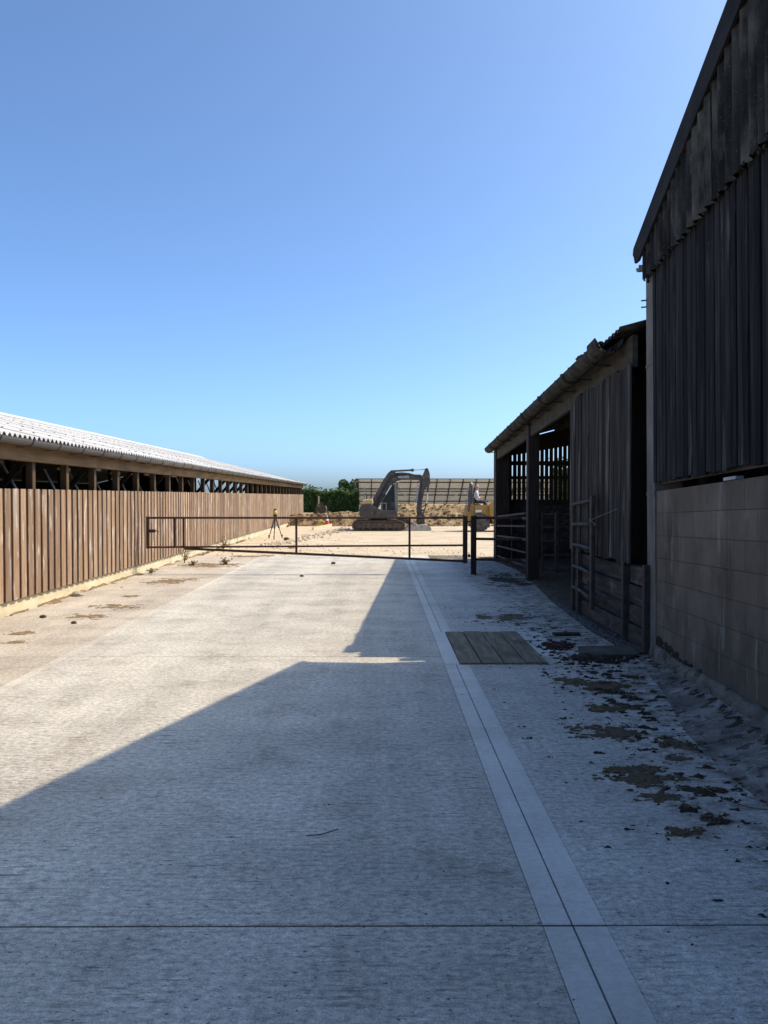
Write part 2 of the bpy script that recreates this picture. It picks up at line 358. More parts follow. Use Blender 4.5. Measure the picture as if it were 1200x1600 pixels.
M['red'] = pmat('red plastic', [(0.3, (0.55, 0.05, 0.03)), (0.7, (0.68, 0.09, 0.05))], 8, rough=0.5)
M['yellowplastic'] = pmat('yellow plastic', [(0.3, (0.52, 0.41, 0.08)), (0.7, (0.62, 0.50, 0.13))], 8, rough=0.5)
M['black'] = pmat('black plastic', [(0.3, (0.015, 0.015, 0.015)), (0.7, (0.03, 0.03, 0.03))], 8, rough=0.5)
M['timber'] = pmat('pale new timber', [(0.3, (0.50, 0.40, 0.26)), (0.7, (0.62, 0.52, 0.36))], 4, rough=0.8)
M['skin'] = pmat('skin', [(0.3, (0.42, 0.24, 0.17)), (0.7, (0.50, 0.30, 0.22))], 6, rough=0.6)
M['shirt'] = pmat('pale grey shirt', [(0.3, (0.50, 0.50, 0.50)), (0.7, (0.66, 0.66, 0.66))], 9, rough=0.9)
M['trousers'] = pmat('dark navy trousers', [(0.3, (0.03, 0.03, 0.045)), (0.7, (0.06, 0.06, 0.08))], 9, rough=0.9)
M['hair'] = pmat('grey hair', [(0.3, (0.28, 0.25, 0.21)), (0.7, (0.42, 0.38, 0.33))], 20, rough=0.8)
M['rope'] = pmat('pale rope', [(0.3, (0.14, 0.13, 0.11)), (0.7, (0.24, 0.23, 0.19))], 30, rough=0.9)

# ------------------------------------------------------------------ mesh helpers
def V(*a):
    return Vector(a)

def loc_of(p):
    return Vector(p.location) if p is not None else Vector((0, 0, 0))

def world_loc(o):
    v = Vector((0, 0, 0))
    while o is not None:
        v += Vector(o.location)
        o = o.parent
    return v

class MB:
    def __init__(s):
        s.v = []; s.f = []; s.m = []; s.mi = 0
    def add(s, vs, fs):
        b = len(s.v)
        s.v += [tuple(p) for p in vs]
        for f in fs:
            s.f.append(tuple(b + i for i in f)); s.m.append(s.mi)
        return s
    def hexa(s, p):           # p[0..3] bottom ring, p[4..7] top ring
        return s.add(p, [(0, 3, 2, 1), (4, 5, 6, 7), (0, 1, 5, 4), (1, 2, 6, 5), (2, 3, 7, 6), (3, 0, 4, 7)])
    def box(s, x0, x1, y0, y1, z0, z1):
        return s.hexa([(x0, y0, z0), (x1, y0, z0), (x1, y1, z0), (x0, y1, z0), (x0, y0, z1), (x1, y0, z1), (x1, y1, z1), (x0, y1, z1)])
    def cbox(s, x0, x1, y0, y1, z0, z1, c=0.006, axis='z'):   # box with chamfered long edges
        if axis == 'z':
            q = [(x0 + c, y0), (x1 - c, y0), (x1, y0 + c), (x1, y1 - c), (x1 - c, y1), (x0 + c, y1), (x0, y1 - c), (x0, y0 + c)]
            return s.loft([[(a, b, z0) for a, b in q], [(a, b, z1) for a, b in q]])
        if axis == 'y':
            q = [(x0 + c, z0), (x1 - c, z0), (x1, z0 + c), (x1, z1 - c), (x1 - c, z1), (x0 + c, z1), (x0, z1 - c), (x0, z0 + c)]
            return s.loft([[(a, y0, b) for a, b in q], [(a, y1, b) for a, b in q]])
        q = [(y0 + c, z0), (y1 - c, z0), (y1, z0 + c), (y1, z1 - c), (y1 - c, z1), (y0 + c, z1), (y0, z1 - c), (y0, z0 + c)]
        return s.loft([[(x0, a, b) for a, b in q], [(x1, a, b) for a, b in q]])
    def loft(s, rings, caps=True, closed=True):
        n = len(rings[0]); b = len(s.v)
        for r in rings:
            s.v += [tuple(p) for p in r]
        for k in range(len(rings) - 1):
            for i in range(n if closed else n - 1):
                j = (i + 1) % n
                s.f.append((b + k * n + i, b + k * n + j, b + (k + 1) * n + j, b + (k + 1) * n + i)); s.m.append(s.mi)
        if caps:
            s.f.append(tuple(b + i for i in range(n))[::-1]); s.m.append(s.mi)
            s.f.append(tuple(b + (len(rings) - 1) * n + i for i in range(n))); s.m.append(s.mi)
        return s
    def prism(s, poly, y0, y1):     # poly in (x,z), extruded along y
        return s.loft([[(x, y0, z) for x, z in poly], [(x, y1, z) for x, z in poly]])
    def beam(s, p0, p1, wd, ht, up=(0, 0, 1), c=0.0):
        p0 = Vector(p0); p1 = Vector(p1); d = (p1 - p0).normalized()
        u = Vector(up); sd = d.cross(u).normalized(); u = sd.cross(d).normalized()
        a, b = wd / 2, ht / 2
        if c:
            q = [(-a + c, -b), (a - c, -b), (a, -b + c), (a, b - c), (a - c, b), (-a + c, b), (-a, b - c), (-a, -b + c)]
        else:
            q = [(-a, -b), (a, -b), (a, b), (-a, b)]
        return s.loft([[p + sd * x + u * z for x, z in q] for p in (p0, p1)])
    def tube(s, pts, r, n=8, caps=True):
        pts = [Vector(p) for p in pts]; rings = []
        rs = r if isinstance(r, (list, tuple)) else [r] * len(pts)
        ref = Vector((0, 0, 1))
        for i, p in enumerate(pts):
            d = (pts[min(i + 1, len(pts) - 1)] - pts[max(i - 1, 0)]).normalized()
            rf = ref if abs(d.dot(ref)) < 0.95 else Vector((1, 0, 0))
            a = d.cross(rf).normalized(); b = a.cross(d).normalized()
            rings.append([p + (a * math.cos(t) + b * math.sin(t)) * rs[i] for t in [2 * math.pi * k / n for k in range(n)]])
        return s.loft(rings, caps)
    def lathe(s, prof, cx, cy, n=12):     # prof [(r,z)]
        return s.loft([[(cx + r * math.cos(2 * math.pi * k / n), cy + r * math.sin(2 * math.pi * k / n), z) for k in range(n)] for r, z in prof])
    def lathe_y(s, prof, cx, cz, n=20):   # wheel: prof [(r,y)]
        return s.loft([[(cx + r * math.cos(2 * math.pi * k / n), y, cz + r * math.sin(2 * math.pi * k / n)) for k in range(n)] for r, y in prof])
    def blob(s, c, rx, ry, rz, rr, n=6, m=4, jit=0.25):
        rings = []
        for k in range(m + 1):
            th = math.pi * (k + 0.35 * (k == 0) - 0.35 * (k == m)) / m
            rings.append([(c[0] + rx * math.sin(th) * math.cos(a) * (1 + rr.uniform(-jit, jit)), c[1] + ry * math.sin(th) * math.sin(a) * (1 + rr.uniform(-jit, jit)),
                           c[2] + rz * math.cos(th)) for a in [2 * math.pi * i / n + 0.3 * k for i in range(n)]])
        return s.loft(rings)
    def mesh(s, name, mats, org=(0, 0, 0), smooth=False, fix=True):
        me = bpy.data.meshes.new(name)
        o = Vector(org)
        me.from_pydata([(p[0] - o.x, p[1] - o.y, p[2] - o.z) for p in s.v], [], s.f)
        if not isinstance(mats, (list, tuple)):
            mats = [mats]
        for mt in mats:
            me.materials.append(M[mt])
        if len(mats) > 1:
            me.polygons.foreach_set('material_index', s.m)
        if fix:
            bm = bmesh.new(); bm.from_mesh(me)
            bmesh.ops.recalc_face_normals(bm, faces=bm.faces)
            bm.to_mesh(me); bm.free()
        if smooth:
            me.polygons.foreach_set('use_smooth', [True] * len(me.polygons))
        me.update()
        return me
    def build(s, name, mats, parent=None, smooth=False, fix=True, org=None):
        if org is None:
            if parent is None:
                lo = [min(p[i] for p in s.v) for i in range(3)]; hi = [max(p[i] for p in s.v) for i in range(3)]
                org = ((lo[0] + hi[0]) / 2, (lo[1] + hi[1]) / 2, lo[2])
            else:
                org = world_loc(parent)
        o = bpy.data.objects.new(name, s.mesh(name, mats, org, smooth, fix))
        col.objects.link(o)
        o.location = Vector(org) - (world_loc(parent) if parent is not None else Vector((0, 0, 0)))
        o.parent = parent
        return o

def piece(name, me, at, parent, rot=None, scale=None):
    o = bpy.data.objects.new(name, me)
    col.objects.link(o)
    o.parent = parent
    o.location = Vector(at) - world_loc(parent)
    if rot: o.rotation_euler = rot
    if scale: o.scale = scale
    return o

def tag(o, label=None, cat=None, group=None, kind=None):
    if label: o['label'] = label
    if cat: o['category'] = cat
    if group: o['group'] = group
    if kind: o['kind'] = kind
    return o

def thing(name, loc, label=None, cat=None, group=None, kind=None):
    o = bpy.data.objects.new(name, None)
    o.empty_display_size = 0.2
    col.objects.link(o)
    o.location = loc
    return tag(o, label, cat, group, kind)

# value noise on arrays
def vn(x, y, seed=0):
    xi = np.floor(x).astype(np.int64); yi = np.floor(y).astype(np.int64)
    xf = x - xi; yf = y - yi
    u = xf * xf * (3 - 2 * xf); v = yf * yf * (3 - 2 * yf)
    def h(a, b):
        k = (a * 374761393 + b * 668265263 + seed * 982451653) & 0xffffffff
        k = ((k ^ (k >> 13)) * 1274126177) & 0xffffffff
        return ((k ^ (k >> 16)) & 0xffff) / 65535.0
    return (h(xi, yi) * (1 - u) + h(xi + 1, yi) * u) * (1 - v) + (h(xi, yi + 1) * (1 - u) + h(xi + 1, yi + 1) * u) * v

def fbm(x, y, seed=0, oct=5, gain=0.55):
    a = 1.0; t = 0.0; s = 0.0
    for k in range(oct):
        t = t + a * vn(x * 2 ** k + 17.3 * k, y * 2 ** k + 9.1 * k, seed + k); s += a; a *= gain
    return t / s

def field(name, xs, ys, fz, mat, parent=None, clip=None, smooth=True, xmap=None):
    """height field; cells wholly under clip are dropped, so an outline is where it dips under the floor"""
    xs = np.asarray(xs, float); ys = np.asarray(ys, float)
    X, Y = np.meshgrid(xs, ys)
    if xmap is not None:
        X = xmap(X, Y)
    Z = fz(X, Y)
    nx, ny = len(xs), len(ys)
    idx = np.arange(nx * ny).reshape(ny, nx)
    q = np.stack([idx[:-1, :-1], idx[:-1, 1:], idx[1:, 1:], idx[1:, :-1]], -1).reshape(-1, 4)
    vv = np.stack([X, Y, Z], -1).reshape(-1, 3)
    if clip is not None:
        keep = (vv[:, 2][q] > clip).any(1)
        q = q[keep]
        vv[:, 2] = np.maximum(vv[:, 2], clip - 0.006)
        used = np.unique(q); rm = -np.ones(len(vv), int); rm[used] = np.arange(len(used))
        q = rm[q]; vv = vv[used]
    if len(q) == 0:
        return None
    b = MB(); b.v = [tuple(p) for p in vv]; b.f = [tuple(int(i) for i in f) for f in q]; b.m = [0] * len(b.f)
    return b.build(name, mat, parent, smooth=smooth, fix=False)

# ------------------------------------------------------------------ ground
def gz(X, Y):
    t = np.clip((Y - 43.0 + 0.5 * (fbm(X * 0.6, Y * 0 + 3, 5) - 0.5)) / 0.9, 0, 1)
    z = -0.06 + t * (0.66 + 0.25 * (fbm(X * 0.7, Y * 0.7, 8) - 0.5))
    return z - 0.25 * np.clip((Y - 44) / 16, 0, 1) * t + np.clip((Y - 66) / 400, 0, 1) * 4
xs = np.concatenate([np.linspace(-900, -40, 24), np.linspace(-38, -9, 20), np.arange(-8, 14, 0.25), np.linspace(14.5, 40, 24), np.linspace(44, 900, 24)])
ys = np.concatenate([np.linspace(-300, -10, 10), np.linspace(-8, 41, 30), np.arange(41.5, 50, 0.2), np.linspace(50.5, 70, 30), np.linspace(75, 1600, 30)])
g = field('ground', xs, ys, gz, 'ground')
tag(g, 'dry tan ground rising to a low terrace beyond the yard', 'ground', kind='structure')

gy = field('gravel_yard', np.arange(-5.0, 22.01, 0.3), np.arange(21.28, 43.6, 0.3),
           lambda X, Y: -0.012 + 0.03 * (fbm(X * 0.8, Y * 0.8, 3) - 0.5) - 0.03 * np.clip((21.9 - Y) / 0.6, 0, 1), 'gravel')
tag(gy, 'pale tan compacted gravel yard beyond the gate', 'ground', kind='structure')

# concrete yard: individual slabs with open joints
yard = thing('concrete_yard', (0, 10, 0), 'brushed concrete yard in slabs with a slot drain', 'pavement', kind='structure')
J = 0.013
JOINTS = [-6.0, 2.92, 7.86, 12.8, 17.6, 21.3]
MB().box(-5.3, 3.3, -6.2, 21.3, -0.12, -0.035).build('joint_bed', 'joint', yard)
for jy in (2.92, 7.86, 12.8, 17.6):
    MB().box(-5.1, 0.62, jy - 0.014, jy + 0.014, -0.034, -0.005).build('joint_filler', 'joint', yard)
MB().box(0.62, 2.2, 2.905, 2.935, -0.034, -0.006).build('joint_filler', 'joint', yard)
def slab(name, poly, mat, c=0.004, d=0.03):
    n = len(poly); cx = sum(p[0] for p in poly) / n; cy = sum(p[1] for p in poly) / n
    def ins(p, k):
        v = Vector((cx - p[0], cy - p[1])); v = v.normalized() * k
        return (p[0] + v.x, p[1] + v.y)
    b = MB()
    b.loft([[(x, y, -d) for x, y in poly], [(x, y, -c) for x, y in poly], [(*ins(p, c * 1.4), 0.0) for p in poly]])
    return b.build(name, mat, yard)
def rect(x0, x1, y0, y1):
    return [(x0, y0), (x1, y0), (x1, y1), (x0, y1)]
for a, b_ in zip(JOINTS[:-1], JOINTS[1:]):
    slab('concrete_slab', rect(-3.19, 0.6215, a + J / 2, b_ - J / 2), 'slab')
    slab('concrete_band', rect(-3.285, -3.192, a + J / 2, b_ - J / 2), 'edge')
    slab('concrete_slab', rect(-5.10, -3.288, a + J / 2, b_ - J / 2), 'oldslab')
for a, b_ in [(-6.0, 2.917), (2.923, 7.49), (9.28, 15.0), (15.0, 21.3)]:
    slab('drain_band', rect(0.6235, 0.7335, a + J / 3, b_ - J / 3), 'band')
    slab('drain_band', rect(0.7415, 0.866, a + J / 3, b_ - J / 3), 'band')
slab('drain_band', rect(0.6235, 0.775, 7.492, 9.277), 'band')
slab('cover_surround', rect(1.655, 1.93, 7.90, 9.277), 'band')
MB().box(0.70, 0.78, -6, 21.2, -0.05, -0.028).build('slot_channel', 'rust_slot', yard)
EDGE = [(2.30, -6), (2.14, 3.5), (2.12, 4.6), (2.17, 5.3), (2.40, 6.3), (2.52, 7.2), (2.62, 7.75), (2.60, 8.3), (2.56, 9.28), (2.62, 10.8), (2.70, 12.2), (2.86, 14.2), (3.0, 15.6), (3.04, 17.2), (2.92, 19.0), (2.62, 20.5), (2.6, 21.3)]
def edge_x(y):
    return float(np.interp(y, [p[1] for p in EDGE], [p[0] for p in EDGE]))
def apron(x0, y0, y1):
    pts = [(x0, y0)] 
    n = max(2, int((y1 - y0) / 0.22))
    right = [(edge_x(y0 + (y1 - y0) * i / n) + 0.05 * (float(fbm(np.array(y0 + (y1 - y0) * i / n) * 2.2, np.array(1.3), 4)) - 0.5), y0 + (y1 - y0) * i / n) for i in range(n + 1)]
    slab('concrete_slab', pts + right + [(x0, y1)], 'apron', c=0.003)
apron(0.868, -6, 2.914)
apron(0.868, 2.926, 7.488)
apron(1.935, 7.492, 9.277)
slab('concrete_slab', rect(1.655, 1.932, 7.492, 7.896), 'apron')
apron(0.868, 9.283, 14.99)
apron(0.868, 15.0, 21.28)

# rough strip by the big barn and earth floor under the low shed
def wall_x(Y):
    return 2.81 - 0.076 * (7.9 - Y)
def vz(X, Y):
    e = np.interp(Y, [p[1] for p in EDGE], [p[0] for p in EDGE])
    t = np.clip((X - e + 0.12) / np.maximum(wall_x(Y) - e, 0.15), 0, 1.2)
    zb = np.clip(0.035 * (7.9 - Y), 0, 1)
    return -0.012 + (0.7 * t + 0.3 * t ** 3) * (zb + 0.01) + 0.004 * (fbm(X * 14, Y * 14, 12, 5, 0.7) - 0.5) * np.clip(t * 3, 0, 1)
vs = field('rough_strip', np.arange(1.95, 2.9, 0.018), np.arange(-1.0, 8.0, 0.018), vz, 'verge', clip=-0.003)
tag(vs, 'rough broken concrete strip along the block wall', 'ground', kind='structure')
def ez(X, Y):
    e = np.interp(Y, [p[1] for p in EDGE], [p[0] for p in EDGE])
    t = np.clip((X - e + 0.03) / 0.12, -0.3, 1)
    return -0.012 + 0.03 * t + 0.045 * (fbm(X * 4, Y * 4, 15) - 0.45) * np.clip(t, 0, 1)
ef = field('earth_floor', np.concatenate([np.arange(2.45, 3.6, 0.035), np.arange(3.7, 8.6, 0.2)]), np.arange(7.95, 20.6, 0.04), ez, 'earth', clip=-0.008)
tag(ef, 'dark trodden earth floor under the low shed', 'ground', kind='structure')

# ------------------------------------------------------------------ left shed
SX = -5.17; Y0, Y1 = 4.0, 50.9
shed = thing('timber_shed', (SX, (Y0 + Y1) / 2, 0), 'long low timber clad shed with white corrugated roof', 'shed')
bw = MB(); bw.cbox(SX - 0.18, SX, Y0, Y1, -0.1, 0.205, 0.012, 'y')
bw.build('base_wall', 'cream', shed)
for y in np.arange(16.2, 50, 11.4):
    MB().box(SX - 0.02, SX + 0.008, y - 0.02, y + 0.02, -0.02, 0.20).build('joint_strip', 'gutter', shed)
# hit and miss boards
bb = MB(); bb.cbox(-0.012, 0.012, -0.078, 0.078, 0, 1.555, 0.004)
boards = [bb.mesh('board', 'larch')]
for k in range(3):
    q = MB(); w_ = 0.075 + 0.0025 * k
    q.cbox(-0.012, 0.012, -w_, w_, 0, 1.553 + 0.002 * k, 0.004); boards.append(q.mesh('board', 'larch'))
kb = MB(); kb.box(-0.010, 0.010, -0.07, 0.07, 0, 1.55); kback = kb.mesh('backing_board', 'larch_gap_shade')
y = Y0 + 0.1
while y < Y1 - 0.05:
    piece('board', rnd.choice(boards), (SX + 0.045, y, 0.197 + rnd.uniform(-0.002, 0.002)), shed, rot=(rnd.uniform(-0.003, 0.003), 0, rnd.uniform(-0.02, 0.02)))
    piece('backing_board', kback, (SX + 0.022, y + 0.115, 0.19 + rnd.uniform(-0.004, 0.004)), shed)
    y += 0.2305
# posts, beam
pb = MB(); pb.cbox(-0.11, 0.0, -0.05, 0.05, 0.0, 2.0, 0.006); pm = pb.mesh('post', 'post')
br = MB(); br.beam((-0.15, 0.0, 1.98), (-0.75, 0.0, 1.30), 0.045, 0.09); brm = br.mesh('knee_brace', 'darkwood')
rl = MB(); rl.tube([(-0.55, 0.10, 1.98), (-0.35, 0.62, 1.15)], 0.02, 6); rlm = rl.mesh('stall_rail', 'galv')
bt = MB(); bt.cbox(-0.62, -0.56, -0.05, 0.42, 1.96, 2.01, 0.004, 'y'); btm = bt.mesh('sunlit_bar', 'white')  # white bar painted in for sunlit purlin parts below the wall plate
py = Y0 + 0.12
k = 0
while py < Y1:
    at = (SX - 0.02, py, 0.2)
    piece('post', pm, at, shed)
    if k % 2 == 0 or 26 < py < 42: piece('knee_brace', brm, at, shed)
    if py < 27: piece('stall_rail', rlm, (at[0], at[1] + rnd.uniform(-0.1, 0.3), at[2] + rnd.uniform(-0.1, 0.02)), shed)
    if py < 22 and k % 4 != 3: piece('sunlit_bar', btm, (at[0], at[1] + rnd.uniform(-0.3, 0.2), at[2] + rnd.uniform(-0.05, 0.02)), shed)
    py += 1.235; k += 1
yb = Y0
while yb < Y1:
    ye = min(yb + 4.94, Y1)
    MB().cbox(SX - 0.10, SX + 0.05, yb + 0.003, ye - 0.003, 2.16, 2.375, 0.006, 'y').build('wall_plate', 'beam', shed)
    yb = ye
# roof
RX0, RZ0, RX1, RZ1 = -4.93, 2.475, -12.0, 4.20
sl_ = (RZ1 - RZ0) / (RX0 - RX1)
def corr(y0, n, x0, x1, z0, z1, amp=0.027, th=0.010, per=0.146, seg=6, xs=2):
    b = MB(); rows = []
    for zoff in (0, -th):
        rows.append([])
        for i in range(n * seg + 1):
            yy = y0 + i * per / seg
            dz = amp * math.cos(2 * math.pi * i / seg)
            rows[-1].append((yy, dz + zoff))
    b.mi = 0
    nn = len(rows[0])
    pts = []
    for (X, Z) in ((x0, z0), (x1, z1)):
        for r in rows:
            pts += [(X, yy, Z + dz) for yy, dz in r]
    fs = []
    for i in range(nn - 1):
        fs.append((i, i + 1, 2 * nn + i + 1, 2 * nn + i))              # top
        fs.append((nn + i + 1, nn + i, 3 * nn + i, 3 * nn + i + 1))    # underside
    b.add(pts, fs)
    b.mi = 1
    fe = []
    for i in range(nn - 1):
        fe.append((i + 1, i, nn + i, nn + i + 1))
        fe.append((2 * nn + i, 2 * nn + i + 1, 3 * nn + i + 1, 3 * nn + i))
    b.add([], [])
    base = len(b.v) - len(pts)
    for f in fe:
        b.f.append(tuple(base + i for i in f)); b.m.append(1)
    return b
def zroof(x):
    return RZ0 + (RX0 - x) * sl_
rowsx = [(-4.93, -7.2), (-7.05, -9.3), (-9.15, -11.9)]
SW = 0.146 * 7
sheets = []
for r, (xa, xb) in enumerate(rowsx):
    b = corr(-0.02, 7, xa - RX0, xb - RX0, zroof(xa) - RZ0 + 0.012 * (r > 0), zroof(xb) - RZ0 - 0.002)
    me = b.mesh('roof_sheet', ['fibre', 'fibre_end'], fix=False)
    sheets.append(me)
ns = int((Y1 + 0.25 - Y0) / SW)
fx = MB()
for (ax, ay) in [(-0.6, 0.146), (-0.6, 0.73), (-2.0, 0.146), (-2.0, 0.73)]:
    fx.lathe([(0.028, -ax * sl_ + 0.02), (0.024, -ax * sl_ + 0.043), (0.004, -ax * sl_ + 0.05)], ax, ay, 6)
fxm = fx.mesh('roof_bolts', 'fixing')
for i in range(ns):
    for r in range(3):
        s_ = piece('roof_sheet', sheets[r], (RX0 + rnd.uniform(-0.012, 0.012), Y0 + i * SW, RZ0 + 0.002 * (i % 2) + rnd.uniform(0, 0.004)), shed)
        if r != 0 or True:
            piece('roof_bolt', fxm, (rowsx[r][0] - 0.02, Y0 + i * SW, zroof(rowsx[r][0])), s_)
    rc = MB(); yy = Y0 + i * SW
    rc.loft([[(-11.55, yy, zroof(-11.55) + 0.04), (-12.0, yy, RZ1 + 0.10), (-12.45, yy, zroof(-11.55) + 0.04), (-12.0, yy, RZ1 + 0.07)],
             [(-11.55, yy + SW - 0.01, zroof(-11.55) + 0.04), (-12.0, yy + SW - 0.01, RZ1 + 0.10), (-12.45, yy + SW - 0.01, zroof(-11.55) + 0.04), (-12.0, yy + SW - 0.01, RZ1 + 0.07)]])
    if i == 0: rcm = rc.mesh('ridge_cap', 'fibre', (-12, yy, RZ1))
    piece('ridge_cap', rcm, (-12, yy, RZ1), shed)
back = MB(); back.hexa([(-12, Y0, RZ1 - 0.03), (-19.1, Y0, RZ0 - 0.03), (-19.1, Y1 + .2, RZ0 - 0.03), (-12, Y1 + .2, RZ1 - 0.03), (-12, Y0, RZ1), (-19.1, Y0, RZ0), (-19.1, Y1 + .2, RZ0), (-12, Y1 + .2, RZ1)])
back.build('rear_roof_slope', 'fibre', shed)
# walls behind
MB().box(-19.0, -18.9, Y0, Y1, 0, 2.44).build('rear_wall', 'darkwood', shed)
def gable(yy, opening):
    b = MB()
    segs = [(-18.9, -12.2), (-12.2, -9.0), (-9.0, SX - 0.2)] if opening else [(-18.9, SX - 0.2)]
    for i, (a, c) in enumerate(segs):
        zb = 3.3 if (opening and i == 1) else -0.05
        xsn = np.linspace(a, c, 8)
        for xa, xc in zip(xsn[:-1], xsn[1:]):
            za = (zroof(xa) if xa > -12 else zroof(-24 - xa)) - 0.06; zc = (zroof(xc) if xc > -12 else zroof(-24 - xc)) - 0.06
            b.hexa([(xa, yy, zb), (xc, yy, zb), (xc, yy + 0.05, zb), (xa, yy + 0.05, zb), (xa, yy, za), (xc, yy, zc), (xc, yy + 0.05, zc), (xa, yy + 0.05, za)])
    b.build('gable_wall', 'darkwood', shed)
gable(Y1 - 0.06, True)
gable(Y0, False)
for x_ in (-8.3, -12, -15.5):
    for yy in np.arange(8, 50, 6):
        MB().box(x_ - 0.07, x_ + 0.07, yy - 0.07, yy + 0.07, -0.05, (zroof(x_) if x_ > -12 else zroof(-24 - x_)) - 0.05).build('inner_post', 'darkwood', shed)
for x_ in (-6.6, -8.3, -10):
    MB().box(x_ - 0.04, x_ + 0.04, Y0, Y1, zroof(x_) - 0.22, zroof(x_) - 0.05).build('purlin', 'darkwood', shed)
# gutter
def halfround(y0, y1, cx, cz, r, n=8, t=0.006):
    b = MB(); outer = [(cx + r * math.cos(a), cz + r * math.sin(a)) for a in [math.pi + math.pi * i / n for i in range(n + 1)]]
    inner = [(cx + (r - t) * math.cos(a), cz + (r - t) * math.sin(a)) for a in [2 * math.pi - math.pi * i / n for i in range(n + 1)]]
    b.loft([[(x, y0, z) for x, z in outer + inner], [(x, y1, z) for x, z in outer + inner]])
    return b
GX, GZ = -4.965, 2.44
yb = Y0
while yb < Y1 + 0.1:
    ye = min(yb + 4.0, Y1 + 0.15)
    halfround(yb, ye - 0.002, GX, GZ, 0.088).build('gutter', 'gutter', shed, smooth=False)
    yb = ye
bkt = MB()
ring = [(0.096 * math.cos(a), 0.096 * math.sin(a)) for a in [math.pi + math.pi * i / 8 for i in range(9)]]
ring2 = [(0.0885 * math.cos(a), 0.0885 * math.sin(a)) for a in [2 * math.pi - math.pi * i / 8 for i in range(9)]]
bkt.loft([[(x, -0.014, z) for x, z in ring + ring2], [(x, 0.014, z) for x, z in ring + ring2]])
bkt.box(-0.16, -0.05, -0.012, 0.012, -0.105, -0.092)
bkm = bkt.mesh('gutter_bracket', 'bracket')
yy = Y0 + 0.4
while yy < Y1:
    piece('gutter_bracket', bkm, (GX, yy, GZ), shed)
    yy += 0.92
MB().box(RX1, RX0 + 0.05, Y1 + 0.10, Y1 + 0.13, 2.30, 2.31).build('verge_tie', 'beam', shed)
vg = MB(); vg.hexa([(RX0 + 0.05, Y1 + 0.16, RZ0 - 0.13), (RX1, Y1 + 0.16, RZ1 - 0.13), (RX1, Y1 + 0.2, RZ1 - 0.13), (RX0 + 0.05, Y1 + 0.2, RZ0 - 0.13),
                    (RX0 + 0.05, Y1 + 0.16, RZ0 - 0.005), (RX1, Y1 + 0.16, RZ1 - 0.02), (RX1, Y1 + 0.2, RZ1 - 0.02), (RX0 + 0.05, Y1 + 0.2, RZ0 - 0.005)])
vg.build('verge_board', 'beam', shed)

# ------------------------------------------------------------------ big barn on the right (its level runs down against the yard)
C = V(2.81, 7.9, 0); DU = V(-0.076, -1, 0.035); UP = V(0, 0.035, 1); NO = V(-1, 0.076, 0)
def B(u, z, o=0.0):
    return C + DU * u + UP * z + NO * o
def bquad(b, u0, u1, z0, z1, o0, o1, z0b=None, z1b=None):
    z0b = z0 if z0b is None else z0b; z1b = z1 if z1b is None else z1b
    b.hexa([B(u0, z0, o0), B(u1, z0b, o0), B(u1, z0b, o1), B(u0, z0, o1), B(u0, z1, o0), B(u1, z1b, o0), B(u1, z1b, o1), B(u0, z1, o1)])
    return b
def bboard(b, u0, u1, z0, z1, o0, o1, c=0.005):
    q = [(u0 + c, o0), (u1 - c, o0), (u1, o0 + c * (1 if o1 > o0 else -1)), (u1, o1 - c), (u1 - c, o1), (u0 + c, o1), (u0, o1 - c), (u0, o0 + c)]
    return b.loft([[B(u, z0, o) for u, o in q], [B(u, z1, o) for u, o in q]])
barn = thing('big_barn', tuple(C), 'tall black barn gable of blocks, tarred boards and corrugated sheet', 'barn')
ZE, SLP, UE, UR = 4.30, 0.312, -0.28, 7.2
def zr(u):
    return ZE + (u - UE) * SLP if u < UR else ZE + (UR - UE) * SLP - (u - UR) * SLP
bquad(MB(), -0.12, 0.17, -0.15, 4.18, -0.26, 0.015).build('column', 'column', barn)
bquad(MB(), -0.125, 0.175, 1.66, 1.69, -0.26, 0.022).build('column_joint', 'column', barn)
bquad(MB(), -0.125, 0.175, 3.00, 3.03, -0.26, 0.022).build('column_joint', 'column', barn)
UEND = 9.0
bquad(MB(), 0.17, UEND, -0.2, 1.69, -0.2, -0.006).build('mortar_bed', 'mortar', barn)
# blocks
CH, BL = 0.225, 0.45
for r in range(7):
    u = 0.174
    z = 0.118 + r * CH
    if r % 2: ends = [u + 0.225]
    else: ends = [u + 0.45]
    while u < UEND:
        e = ends[-1]
        b = MB(); j = 0.0022
        u0, u1, z0, z1 = u + j, e - j, z + j, z + CH - j
        pr = 0.001 + rnd.uniform(-0.0015, 0.0015); c = 0.0025
        b.loft([[B(u0, z0, -0.1), B(u1, z0, -0.1), B(u1, z1, -0.1), B(u0, z1, -0.1)],
                [B(u0, z0, pr - c), B(u1, z0, pr - c), B(u1, z1, pr - c), B(u0, z1, pr - c)],
                [B(u0 + c, z0 + c, pr), B(u1 - c, z0 + c, pr), B(u1 - c, z1 - c, pr), B(u0 + c, z1 - c, pr)]])
        b.build('block', 'block', barn, org=tuple(B((u0 + u1) / 2, z0, 0)))
        u = e; ends.append(u + BL)
# plinth: lumpy concrete haunch
pl = MB(); rings = []
for i in range(0, 226):
    u = 0.10 + i * 0.04
    t = float(fbm(np.array(u * 1.7), np.array(0.5), 21)); t2 = float(fbm(np.array(u * 3.1), np.array(4.5), 22))
    h = 0.10 + 0.12 * (t - 0.4) + 0.05 * max(0, 1 - u / 1.2) + rnd.uniform(-0.012, 0.012); o = 0.055 + 0.05 * (t2 - 0.5)
    rings.append([B(u, -0.15, -0.05), B(u, -0.15, o + 0.03), B(u, h * 0.55, o), B(u, h, 0.02 + 0.01 * t), B(u, h + 0.012, -0.05)])
pl.loft(rings); pl.build('plinth', 'plinth', barn, smooth=False)
